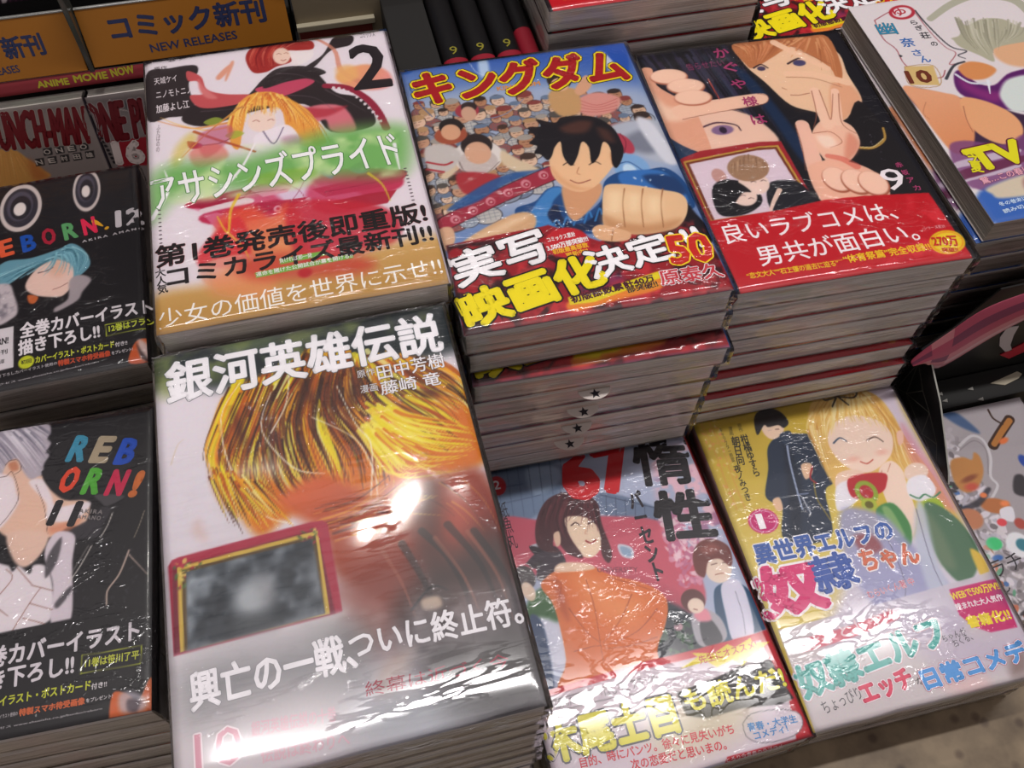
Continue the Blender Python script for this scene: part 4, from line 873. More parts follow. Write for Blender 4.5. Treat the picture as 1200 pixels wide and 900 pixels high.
ART['f']=dict(w=128,h=182,bg='b8c0d8',ops=[
('g','9cb0cc','c8cce0',(33.5,197.6,107.6,158.4),2,[(-3.9,184.7),(125.9,180.7),(125.3,149.8),(18,142.6)],1,False),
('f','7c90ac',1.5,[(12.2,182.2),(32.4,181.5),(53.8,172.9),(54.2,163.4),(31,147.9),(12.8,147.5)],1,True),
('f','a8bcd4',2,[(32.7,176.7),(49,174.2),(49.5,164.7),(32.9,160)],1,True),
('k','5c6c88',0.41,0.41,[(15.9,183.1),(11.8,149.6)],0.8),
('k','5c6c88',0.41,0.41,[(22.1,182.6),(17.6,149.4)],0.8),
('k','5c6c88',0.41,0.41,[(28.4,182),(23.5,149.2)],0.8),
('k','5c6c88',0.41,0.41,[(34.8,181.4),(29.4,149.1)],0.8),
('k','5c6c88',0.42,0.42,[(41.1,180.9),(35.3,148.9)],0.8),
('k','5c6c88',0.42,0.42,[(47.4,180.3),(41.2,148.7)],0.8),
('k','5c6c88',0.42,0.42,[(53.8,179.7),(47.1,148.5)],0.8),
('k','5c6c88',0.65,0.65,[(10.6,169.7),(27.8,168.3)],1),
('k','5c6c88',0.48,0.48,[(14.5,159.5),(36,159.1)],1),
('f','7c8ca8',1,[(69.2,152),(98.2,133.3),(97.6,122.8),(66,137.6)],1,True),
('k','4c5870',0.49,0.49,[(68.6,150.3),(98.2,133.3)],1),
('k','c8d0dc',0.49,0.49,[(66.1,138),(94.6,123.6)],1),
('k','4c5870',0.41,0.41,[(71.7,149.5),(67.6,136.6)],0.8),
('k','4c5870',0.41,0.41,[(76.5,146.7),(72.6,134.3)],0.8),
('k','4c5870',0.41,0.41,[(81.3,144),(77.5,132.1)],0.8),
('k','4c5870',0.41,0.41,[(86.1,141.2),(82.4,129.9)],0.8),
('k','4c5870',0.41,0.41,[(90.9,138.5),(87.3,127.7)],0.8),
('k','4c5870',0.41,0.41,[(95.7,135.8),(92.2,125.5)],0.8),
('f','d06478',1,[(10.5,150.8),(34.6,143.4),(66,137.6),(100.6,121.7),(104.8,82.1),(91.5,72.9),(69.4,82.1),(39.4,106.4),(10.3,120.9)],1,True),
('f','c0586c',3,[(56.1,108.5),(85.4,90.6),(91.1,76.2),(69.9,83.6)],0.7,True),
('f','d4d8e4',0.4,[(68.4,119.5),(75.1,115.9),(73.8,110),(68.2,112.7)],1,True),
('f','9cb4cc',0.4,[(69.2,118),(73.9,115.4),(73.1,111.4),(69.2,113.3)],1,True),
('f','d4d8e4',0.4,[(22.1,131.5),(30.7,130.5),(29.3,125.8),(23.1,126.6)],1,True),
('n','f0c8d4',0.95,6,4,[(104.5,168.8),(129,168),(133.7,111.3),(117.6,105.3),(95.8,118.1),(99.7,141.9)],12,0.36,0.5),
('n','a86c90',0.7,8,4,[(101.3,150.7),(126.7,153.3),(133.7,111.3),(121.3,106),(100.1,111.7)],17,0.5,0.65),
('s',['f4d8e0','e0a0b8','c87c9c'],130,2.2,[(94.8,128.9),(118.1,98.3)]),
('s',['f4d8e0','e0a0b8','c87c9c'],60,2,[(93.4,111.8),(104.8,82.1)]),
('f','343c48',2,[(77.7,83),(87.3,78.8),(97.8,64.9),(93.4,53.9),(73,58),(65.2,70.7)],1,True),
('f','28303c',3,[(66.3,73.6),(101.9,59.2),(105,47.7),(54.6,58.5)],1,True),
('s',['4c7450','385c44'],30,2.2,[(67.6,68.6),(90.3,50.2)]),
('f','3c6c3c',1.5,[(11.7,101),(20.4,106.7),(25.8,103.6),(26.5,90.7),(20.5,86.1),(9.4,90.6)],1,True),
('f','d8d8e8',2,[(11.3,91.7),(24.7,84.9),(22.9,64.2),(7.5,68.4)],1,True),
('f','344c74',1,[(9.9,92.1),(16.2,87.2),(11.8,52.7),(6.3,54.2)],1,True),
('e','4c4448',0.5,14.1,114.9,5.5,6.9,0.2,1),
('e','ecd4c0',0.5,13.8,106.9,3.3,5.6,0.2,1),
('f','2c5478',0.5,[(109.2,80.9),(115.5,84.1),(120.5,84.3),(128.3,75.7),(128.1,56.7),(123.4,53.3),(105.3,52.1),(104.8,66.2)],1,True),
('f','dcd8e8',0.5,[(114.1,82.8),(122.3,84.7),(125.4,76.5),(120.5,54.1),(109,53.4),(110.3,67.8)],1,True),
('k','8c889c',0.4,0.32,[(120.2,77.9),(119,65.4),(116.2,55.3)],1),
('f','f0dccc',0.5,[(110.4,97.9),(120.2,99.4),(124.3,93.3),(120.4,86),(114,84.5),(109.3,89)],1,True),
('k','5c3c3c',0.48,0.48,[(113.5,95.3),(116.8,95.3)],1),
('k','5c3c3c',0.48,0.48,[(119.9,94.8),(122.9,94)],1),
('k','9c5c4c',0.48,0.48,[(113.6,89.5),(118.4,89.2)],1),
('f','7c4440',0.5,[(103.8,93.8),(105.9,103.3),(112.5,109.2),(120.7,108.7),(126.7,102.8),(125.7,94.6),(122.9,92),(119.3,97.2),(112.7,97.3),(108.4,90.9),(106.3,89.8)],1,True),
('f','a8645c',2,[(110.9,105.4),(118.2,106.8),(121.5,102.5),(114.2,101.1)],0.7,True),
('f','b8b4bc',0.6,[(92.3,71.1),(99.8,73.8),(106.8,67.2),(106.3,56.4),(96.5,53.8),(90.2,57.8)],1,True),
('f','34343c',0.6,[(95.5,67.1),(101.9,67),(103.6,55.7),(93.9,55.3)],0.8,True),
('f','e898a8',1,[(94.3,72.1),(101.3,73.4),(101.9,67),(95.8,67.8)],1,True),
('e','6c3c3c',0.4,96.5,79.2,6.5,6.3,0,1),
('e','f0dccc',0.4,96.9,76.2,4.4,4.1,0,1),
('k','804038',0.47,0.47,[(95.1,74.8),(96.7,74)],1),
('e','c8a0ac',0.5,83.9,68,2.4,2,0,1),
('e','202028',0.3,83.7,70.3,1.5,1.5,0,1),
('f','3c2c3c',0.5,[(17.1,122.4),(24.8,127),(34.8,127.7),(37.8,116.8),(29.6,110.7),(20.3,111.6),(21.3,117.9),(17.6,121.4)],1,True),
('f','342430',0.4,[(21.3,131.4),(28.3,127.8),(22.9,125.9)],1,True),
('f','342430',0.4,[(18.3,121.2),(26.4,121.5),(20.6,118.1)],1,True),
('f','e07c3c',0.5,[(23.2,110.8),(32.2,114.1),(48,113.2),(58.1,104.6),(74.2,95.3),(82.3,86.6),(82.1,78.6),(76.5,69.2),(68.8,59.1),(62.7,38.7),(15.9,51.6),(22.3,67.3),(24.5,94.4),(21.1,106.5)],1,True),
('f','f0a468',9,[(39.4,106.4),(50.2,105.1),(60.9,94.1),(70.4,85),(60.5,75.1),(45.2,85.6)],0.7,True),
('f','b85428',3,[(29.1,109.2),(31.6,102),(29.9,86.6),(27.4,93.6)],0.8,True),
('k','a04c28',0.62,0.23,[(45.3,104.8),(44.8,88.8),(41.9,71),(40.5,62.3)],0.75),
('k','a04c28',0.62,0.23,[(66.2,91),(55.8,79.5),(43.3,70.6)],0.75),
('k','a04c28',0.62,0.23,[(76.6,80.1),(62.4,71.5),(44.3,68.8)],0.75),
('k','a04c28',0.61,0.23,[(31.8,92.4),(36.7,78.6),(41.9,71)],0.75),
('k','a04c28',0.6,0.23,[(71.3,66),(57,65.3),(43.8,67.4)],0.75),
('k','a04c28',0.59,0.22,[(27.8,70.3),(37,70.1),(41.5,69.6)],0.75),
('k','a04c28',0.61,0.23,[(23.2,110.8),(31.6,106.9),(26.9,96.9)],0.75),
('k','a04c28',0.62,0.23,[(57.6,103.1),(73.4,93.1),(80.8,87)],0.75),
('f','ecd0b8',0.6,[(34.9,117.6),(48.2,113.9),(51.7,109.7),(40.8,111),(30.5,113.8)],1,True),
('f','f4dcc4',0.4,[(42.8,142.1),(54.2,142.5),(62.1,135.9),(62.4,127.1),(58.3,119.6),(52.2,116.2),(46.8,119.4),(44.5,130.2)],1,True),
('f','542c34',0.5,[(25.5,132),(29.3,144.8),(38.1,154.9),(48.8,157.1),(59.6,153.7),(65.4,145.8),(63.8,133.7),(63.8,116.5),(60.1,110.7),(58,116.3),(60.9,127.5),(60,134.7),(56.5,139.2),(50.7,141.7),(44.8,141.5),(44.5,130.2),(47.8,117.4),(40.8,121),(37.5,128.7),(36.7,134.1),(34,127.9),(36.8,123.8),(29.3,125.8)],1,True),
('h',['7c4048','3c2028','68343c'],50,1.13,[[(37.6,153.3),(28.6,139.8),(28.8,129.4)],[(48.4,155.8),(38.7,140.5),(41.3,122.6)],[(59.3,152.9),(52.5,147.4),(45.3,140.5)],[(63.8,146.2),(63,128.7),(61.4,112)]],0.7,0.7),
('f','ecccb4',0.4,[(36,134.3),(39.5,135.1),(38.3,128.5),(35.5,127.5)],1,True),
('k','442830',0.8,0.64,[(47.1,136.8),(49.8,137.9),(51.5,136)],1),
('k','442830',0.8,0.64,[(56.6,135.3),(59.1,136),(60.5,134.3)],1),
('k','a02c34',1.11,0.79,[(52.2,126.1),(54.5,124.1),(57.6,125.3)],1),
('k','d8a48c',0.48,0.32,[(54.1,132),(53,130.4),(54.1,129.7)],1),
('k','c41c28',1.98,1.98,[(11.9,187.4),(47,184.6)],1),
('e','cc2030',0.4,13.9,171,4.9,6,0,1),
('f','dccfd8',0.3,[(6.2,54.8),(57.3,53.2),(128.8,54.8),(129.6,-1.2),(-8,3.1)],1,False),
('f','d02838',0.4,[(7.7,55.4),(61,55.8),(85.9,54.8),(128.5,54.1),(128.6,50.4),(84.4,51.1),(61.1,52.2),(8.1,52.4)],1,False),
('f','c42434',0.4,[(122.8,54.3),(128.8,54.8),(129.3,-1.8),(102.9,-3),(81.1,-0.6),(83.6,2.3),(119.6,0.9),(124.3,19.8),(122.8,41.3)],1,False),
('f','e8d828',0.3,[(77.4,47.7),(87.8,50.9),(85.4,53.6),(96.8,50.4),(105,53),(108.2,50.5),(117.9,52.9),(118.1,50.1),(126.7,48.4),(119.7,45.6),(122.8,41.3),(113.9,43.7),(108.2,40.6),(104.5,45),(95.3,43.5),(91.4,47.5)],1,False),
('f','242022',0.6,[(70.6,37.1),(93.4,38.7),(105.5,40.7),(123.5,39.8),(124.3,28.9),(126.8,19.1),(119.2,18),(99.9,21.4),(80.8,21.6),(71.5,25.4)],1,False),
('f','dccfd8',0.4,[(97,14.6),(102.4,17.5),(110.5,17.2),(119.4,15.4),(126.1,11.6),(125.8,6.7),(120.7,3.1),(112.1,2.4),(101.9,4),(96.4,8.5)],1,True),
('k','6c6870',0.39,0.39,[(97,14.6),(102.4,17.5),(110.5,17.2),(119.4,15.4),(126.1,11.6),(125.8,6.7),(120.7,3.1),(112.1,2.4),(101.9,4),(96.4,8.5),(97,14.6)],1),
('f','d8d058',10,[(57.2,30.6),(102.9,28.2),(92.7,10.8),(54.5,9.2)],0.25,True),
('k','7c7478',0.51,0.51,[(8.8,50.2),(32.7,49.5),(55.6,48.4)],1),
('k','7c7478',0.51,0.51,[(7,44.4),(30.8,43.6),(53.2,41.9)],1),
],txt=[
('small_print','『ぱんだけん』『はしっこアンソロジー』',8.7,45.4,72.9,43.3,5.1,'8c888c',0.0,(),0,0,1.0,None),
('small_print','先生にオススメ!',87.6,46.9,119.6,46.9,4.3,'c83828',0.01,(),0,0.0001,1.0,None),
('slogan_lettering','木尾士目',0.2,22,65.8,19.5,18.3,'e4dc50',0.05,(('5c5c64',0.1),),0,0,1.0,None),
('slogan_lettering','も読んだ!',73.1,26.2,125.9,24.8,11.3,'e8e048',0.03,(('201c20',0.06),),0,0.0001,1.0,None),
('small_print','目的、時にパンツ。徐々に見失いがち',13.9,16.2,91.4,11.2,4.8,'d03040',0.02,(),0,0,1.0,None),
('small_print','次の恋愛だと思いまの。',37.2,8.6,84.9,5.4,5,'d03040',0.02,(),0,0,1.0,None),
('small_print','青春・大学生',98.5,10.2,123.6,7.9,3.9,'3c8cc8',0.02,(),0,0.0001,1.0,None),
('small_print','コメディ!',100,5.7,117.4,5,3.9,'3c8cc8',0.02,(),0,0.0001,1.0,None),
('small_print','とろり今青春のラブコメ',82.6,0,111.8,-1.2,2,'f0e0e4',0.0,(),0,0,1.0,None),
('title_lettering','67',51.8,151.6,90,150.4,28.9,'d01c28',0.06,(),0.0,0,1.0,None),
('title_lettering','惰',91.4,149.9,122.9,144,30,'1c1820',0.028,(),0,0,1.0,None),
('title_lettering','性',91.6,115.9,122.8,109.8,28.3,'1c1820',0.04,(),0,0,1.0,None),
('title_lettering','パ\nー\nセ\nン\nト',79.9,94.6,87.2,94.1,53.2,'28202c',0.035,(),0,0,1.0,None),
('author_lettering','紙\n魚\n丸',10.6,132,15.4,131.9,28.7,'28202c',0.0,(),0,0,1.0,None),
('small_print','UNIVERSITY',52.6,107.4,73.6,101.7,2.8,'8c4858',0.01,(),0,0,1.0,None),
('small_print','2',11.7,169,15.3,168.7,5.3,'f0e8ec',0.02,(),0,0.0001,1.0,None),
])
ART['g']=dict(w=128,h=182,bg='d8bc3c',ops=[
('g','ccae34','e0cc70',(10.5,176.3,17.8,84),1,[(-0.8,184.8),(80.7,178.7),(66,83.1),(71.6,39.7),(-7,42.5),(-10.5,74.2)],1,False),
('f','d8ccd8',5,[(82.4,182.5),(131.3,182.1),(127.9,160),(127.9,82.7),(118,132.6),(105.3,175.3)],1,True),
('f','dcd4e0',6,[(59.8,84.4),(143.5,79.2),(130.4,26.2),(86.3,36.3),(21.6,35.9),(45.6,67.8)],1,True),
('k','dc8c50',0.88,0.88,[(4.6,179.6),(6.2,159.7),(5.6,139.1),(5.7,121)],0.35),
('k','dc8c50',0.88,0.88,[(9.5,178.5),(11.1,158.6),(10.4,138),(10.4,120)],0.35),
('s',['e0a058','e4d488'],50,1.2,[(2.9,180),(14.8,122.5)]),
('f','24344c',0.5,[(37.9,154.5),(49,159.7),(68.7,155.3),(69.8,145.4),(66.3,125.4),(58.6,119.8),(50.3,93.4),(25.1,97.5),(30.7,115.3),(27.3,119.7),(24.6,125.7),(32.3,140.5)],1,True),
('f','142034',2,[(47.5,156.2),(49.5,148),(47.3,126),(33.4,97.3),(28.8,98.3),(37.9,124.5)],0.7,True),
('k','a8b4d0',1.23,0.88,[(49.9,155.6),(46.5,143),(43.4,125.1),(41.7,112.9)],1),
('k','8c98b8',0.68,0.68,[(42,121.8),(48.7,121.2)],1),
('k','c8ccd8',0.85,0.51,[(44.5,119.4),(45.3,109.4)],1),
('f','ecc8a8',0.5,[(27.2,121.5),(31.8,122.3),(31,115.3),(27.3,115.2)],1,True),
('f','ecc8a8',0.5,[(51.9,138.9),(57.9,138.5),(56.1,132.3),(50.7,129.9)],1,True),
('f','f0d4bc',0.5,[(39.5,169.8),(46,170.3),(51.9,166),(49.3,160.6),(42.1,158.3),(38.6,163)],1,True),
('f','201c20',0.4,[(34.5,163),(36.1,172.5),(40.2,177.6),(47.7,179),(54.1,174.5),(55.9,167.1),(51.6,164.1),(49.1,166.6),(42.8,166.6),(40.8,168.5)],1,True),
('k','d0b8b0',0.53,0.35,[(41.9,164.5),(44,164.4)],1),
('k','604040',0.53,0.53,[(46.5,164.2),(48.5,164)],1),
('f','2c3c54',0.5,[(47.3,160.1),(54.2,161.5),(54,154.7),(48,153.1)],1,True),
('f','e4c070',0.8,[(66.1,161.8),(74.1,176.1),(85.8,181.7),(102.4,181.2),(115.5,173),(119.4,157.8),(119.8,139.9),(124.1,116.1),(125,90.4),(126.1,76.2),(115.2,78.7),(109.4,108.3),(103.1,117.1),(69.6,121),(64.7,125.8),(64.1,144.7)],1,True),
('h',['f0dc98','d8a854','f0cc78','c89048','f8e8b4'],130,1.64,[[(85.4,180.8),(66.9,163.6),(65.8,144.3),(64.8,122.1)],[(96.8,181.4),(84.2,169.8),(73.6,158.1),(70,137.7)],[(107.1,179.1),(115.2,156.8),(108.2,134.8),(107.9,112.3)],[(114.6,171.2),(117.4,142.4),(120.9,116.8),(125.4,78.1)]],0.75,1),
('f','d88894',3,[(121.8,151.3),(124.7,134.9),(127.3,115.3),(126.6,93.6),(119.7,100.6),(115.4,127.4)],0.6,True),
('f','f4dccc',0.5,[(73.7,150.3),(81.8,160.3),(96,163.1),(109.3,156.1),(112.5,145.5),(107.4,135),(98,128.5),(87.7,125.8),(79,130),(74,138.7)],1,True),
('h',['f0d890','e0b860','f4e4ac'],70,1.62,[[(75,169.8),(71.1,156.7),(69,143.6)],[(90.1,174.6),(85.9,165.3),(80.2,156.7)],[(101.9,176.1),(98.5,164.6),(100.1,156.2)],[(109.5,172.3),(111.9,157.5),(112.4,141.6)]],0.85,0.8),
('f','f0c8b4',0.5,[(116,146.3),(119.9,146.8),(117.5,140.4),(113.6,138.4)],1,True),
('k','3c5470',1.06,0.71,[(76.4,148.1),(81.4,150.5),(84.4,147.5)],1),
('k','604840',0.89,0.71,[(96.6,145.5),(102.1,146.6),(105.5,142.7)],1),
('k','c05848',0.88,0.7,[(86.7,133.2),(89.9,131.3),(94.3,132.9)],1),
('e','f0b0a0',2,83.3,135.6,3.2,1.5,0,0.6),
('e','f0b0a0',2,101.7,136.3,2.8,1.5,0,0.6),
('k','28201c',1.28,0.91,[(91.7,178.3),(88.3,183.3),(83.3,181.1),(83.5,176.5),(91.3,177.4)],1),
('k','28201c',1.28,0.91,[(91.7,178.3),(100.4,181),(104.8,178.3),(101.2,174.6),(92.2,177.2)],1),
('k','28201c',1.28,0.91,[(91.3,177.4),(85.9,171.4)],1),
('k','28201c',1.28,0.91,[(92.2,177.2),(96,170.4)],1),
('f','f0d4c0',0.5,[(69.4,128.4),(80.6,129.6),(85.5,124.8),(76,119.5),(66.6,114.4),(64.9,118.4)],1,True),
('f','f4dccc',0.5,[(95.1,126.3),(104.1,130),(108,123.4),(106.3,112.7),(103,95.4),(93.6,83.6),(90.4,98.3),(91.1,114.3)],1,True),
('k','c89078',0.52,0.35,[(96.3,125.1),(91.9,119.6),(93.5,115.6)],1),
('k','c89078',0.53,0.35,[(103.2,128.3),(99.1,123.6)],1),
('e','ecd4c4',0.6,115.3,119.9,7.7,5.6,0.3,1),
('f','eeeaf0',0.6,[(66.4,121.7),(77.5,122.9),(76.1,112.2),(65.2,107.5),(60.5,108.6)],1,True),
('f','eeeaf0',0.6,[(107.9,116),(119.3,117.2),(121.5,107.4),(113.3,102),(104.6,105.8)],1,True),
('k','4c8c64',1.04,1.04,[(105.4,107.4),(109.2,104.4),(113.6,105.9),(117.5,103.2),(123,105.3)],1),
('f','a8c038',0.7,[(107.8,101.5),(118.9,102.5),(120.3,95),(112.4,93.3),(106.9,96.3)],1,True),
('f','c02430',0.5,[(74.7,124.4),(85.9,125.6),(97.5,123),(95.3,117),(90.3,112.6),(79.1,111.2),(72,114.1)],1,True),
('e','9cb030',0.5,81.6,114.6,6.5,7.2,0,1),
('e','c02430',0.4,81.6,114.6,3.8,4.3,0,1),
('e','b8c440',0.5,79.7,106.9,4.4,4.2,0,1),
('e','706818',0.4,79.7,106.9,2.4,2.3,0,1),
('k','8c7c3c',0.86,0.86,[(55.1,127.9),(52.4,117.6),(53.5,108.4),(54.5,102.9)],1),
('k','a82430',1.04,0.87,[(58,136.6),(53.9,130.1),(56,125.9)],1),
('f','4c9050',0.7,[(82.5,103.6),(93.5,104.7),(96.7,89.8),(89,77.8),(81.1,93.4)],1,True),
('f','8cb474',1,[(85.7,102.9),(90.4,101.8),(91.2,85.9),(86.6,86.9)],1,True),
('f','a8a8cc',2.5,[(63.7,107.9),(84.1,99.7),(92,80.5),(99.6,62),(101,32.9),(68.9,34.1),(54.8,59.2),(53.7,85.8)],0.9,True),
('f','587c60',1,[(110.9,100.8),(123.4,90.8),(127.4,69.1),(116.2,54.9),(106.4,55.5),(102.8,74.7)],1,True),
('f','788c70',3,[(107.7,97.9),(112.3,86.3),(110.3,62.9),(102.7,68)],0.8,True),
('f','c8ccdc',2,[(106.2,101.8),(109.3,97.5),(101.2,65),(102.5,35.7),(89.2,41.9),(93.6,76.8)],0.9,True),
('k','78748c',0.51,0.34,[(104.6,98.6),(98.1,65.7),(98,39.8)],1),
('k','78748c',0.5,0.34,[(81.1,93.4),(78.6,60.3),(67.1,43.8)],1),
('f','a04c50',2,[(62.7,90.6),(72.7,90.1),(75.2,81),(64.5,80)],0.8,True),
('f','e0c050',1,[(122.8,70.1),(127.3,65.7),(126.9,55.8),(121.5,52.1),(121,60.5)],1,True),
('e','cc2478',0.4,17.5,110.9,8.6,7.4,0,1),
('e','f0d8e4',0.3,17.5,110.9,7.6,6.5,0,1),
('e','cc2478',0.3,17.5,110.9,7.1,6.1,0,1),
('f','d4ccd8',0.4,[(2.1,51.7),(54.3,52.6),(118,55.1),(135,56.9),(140.4,-4),(0.7,-1)],0.93,False),
('f','c8bcd0',8,[(65.2,34.9),(94.9,38.6),(102.3,26.4),(129.2,24.1),(121.2,10.5),(81.5,13.3)],0.7,True),
('f','e8c4c4',6,[(72.6,6.7),(91.9,7.2),(95.5,1.5),(82.9,0.7)],0.8,True),
('f','8c7470',4,[(113.9,12.2),(122.5,12.7),(119.8,3.3),(110,3)],0.8,True),
('f','e08090',0.6,[(9.5,43.6),(15.1,44.5),(39.9,45.3),(66.1,48.1),(67.6,44.9),(63.4,42.5),(37.2,39.4),(12.3,38.1),(8.9,39.5)],1,True),
('f','cc2474',0.4,[(100.1,51.6),(128.4,51.6),(127.9,41.8),(125.7,24.9),(110.3,25.6),(103,30.2),(98.7,37.7)],1,False),
('f','787080',5,[(127.8,57.1),(145.5,57.3),(137.4,38.3),(124,40)],0.4,True),
],txt=[
('small_print','せ子としゃ!?',13.5,37.8,64.8,43.9,6.2,'f4e0e4',0.02,(),0,0,1.0,None),
('slogan_lettering','奴隷エルフ',2.7,15.6,86.3,24.9,15.9,'58b4ac',0.045,(('e0b0b4',0.1),('f0ecf2',0.085)),0,0,1.0,None),
('slogan_lettering','ちゃんが',83.9,26.1,98,27.4,3.9,'444048',0.0,(),0,0,1.0,None),
('slogan_lettering','おくる、',88.4,22.5,99.7,24.1,3.9,'444048',0.0,(),0,0,1.0,None),
('slogan_lettering','ちょっぴり',9.2,6.7,30.8,9.7,6.4,'444048',0.0,(),0,0,1.0,None),
('slogan_lettering','エッチ',30.7,6.5,59.2,9.2,9.7,'dc4468',0.05,(('f4ecf0',0.09),),0,0.0001,1.0,None),
('slogan_lettering','な',60.6,8.9,65.9,9.8,3.8,'444048',0.0,(),0,0,1.0,None),
('slogan_lettering','日常コメディ!',64.3,6.2,138.5,9.1,9.8,'58a0dc',0.05,(('c85878',0.1),('f4ecf0',0.08)),0,0.0001,1.0,None),
('small_print','WEBで500万PV!!',99.2,45.4,127.9,45.6,4.4,'f0dc40',0.03,(),0,0,1.0,None),
('small_print','読まれた大人気作',98.8,40.1,126.1,39.8,3.6,'f4ecf0',0.03,(),0,0,1.0,None),
('small_print','書籍化!!',100.8,30,125.1,29.3,6.1,'f0dc30',0.04,(),0,0,1.0,None),
('small_print','むらいくん著 中',56,56.2,83.7,58.1,4.4,'d85878',0.0,(('f4f0f4',0.04),),0,0,1.0,None),
('title_lettering','異世界エルフの',5.5,86.8,85.1,84.7,12,'4468b0',0.04,(('f4f0f4',0.09),),0,0,1.0,None),
('title_lettering','奴',-0.3,59.2,33.8,58,25.4,'d8347c',0.06,(('f4f0f4',0.1),),0,0.0001,1.0,None),
('title_lettering','隷',31.8,64.5,55.4,64.8,19.9,'4464b0',0.03,(('f4f0f4',0.07),),0,0.0001,1.0,None),
('title_lettering','ちゃん',60.2,70.7,92.5,68.6,12.2,'d87858',0.04,(('f4f0f4',0.1),),0,0.0001,1.0,None),
('author_lettering','柑\n橘\nゆ\nす\nら',22.2,137.8,26.8,137.5,27.6,'302c20',0.02,(),0,0,1.0,None),
('author_lettering','朝\n日\n向',15.8,146.9,20.3,146.2,18.8,'302c20',0.02,(),0,0,1.0,None),
('author_lettering','夜\nノ\nみ\nつ\nき',12.1,124.6,16.2,124.4,22.7,'302c20',0.02,(),0,0,1.0,None),
('small_print','原\n作',24.7,167,27.2,166.7,5.8,'504820',0,(),0,0,1.0,None),
('small_print','漫\n画',18.5,166.5,20.9,166.1,5.8,'504820',0,(),0,0,1.0,None),
('small_print','キ\nャ\nラ\nク\nタ\nー\n原\n案',13.5,149.2,15.8,149.2,23.2,'504820',0,(),0,0,1.0,None),
('volume_number','1',14,106.8,17.3,106.6,8.7,'f8f0f4',0.012,(),0,0.0001,1.0,None),
])
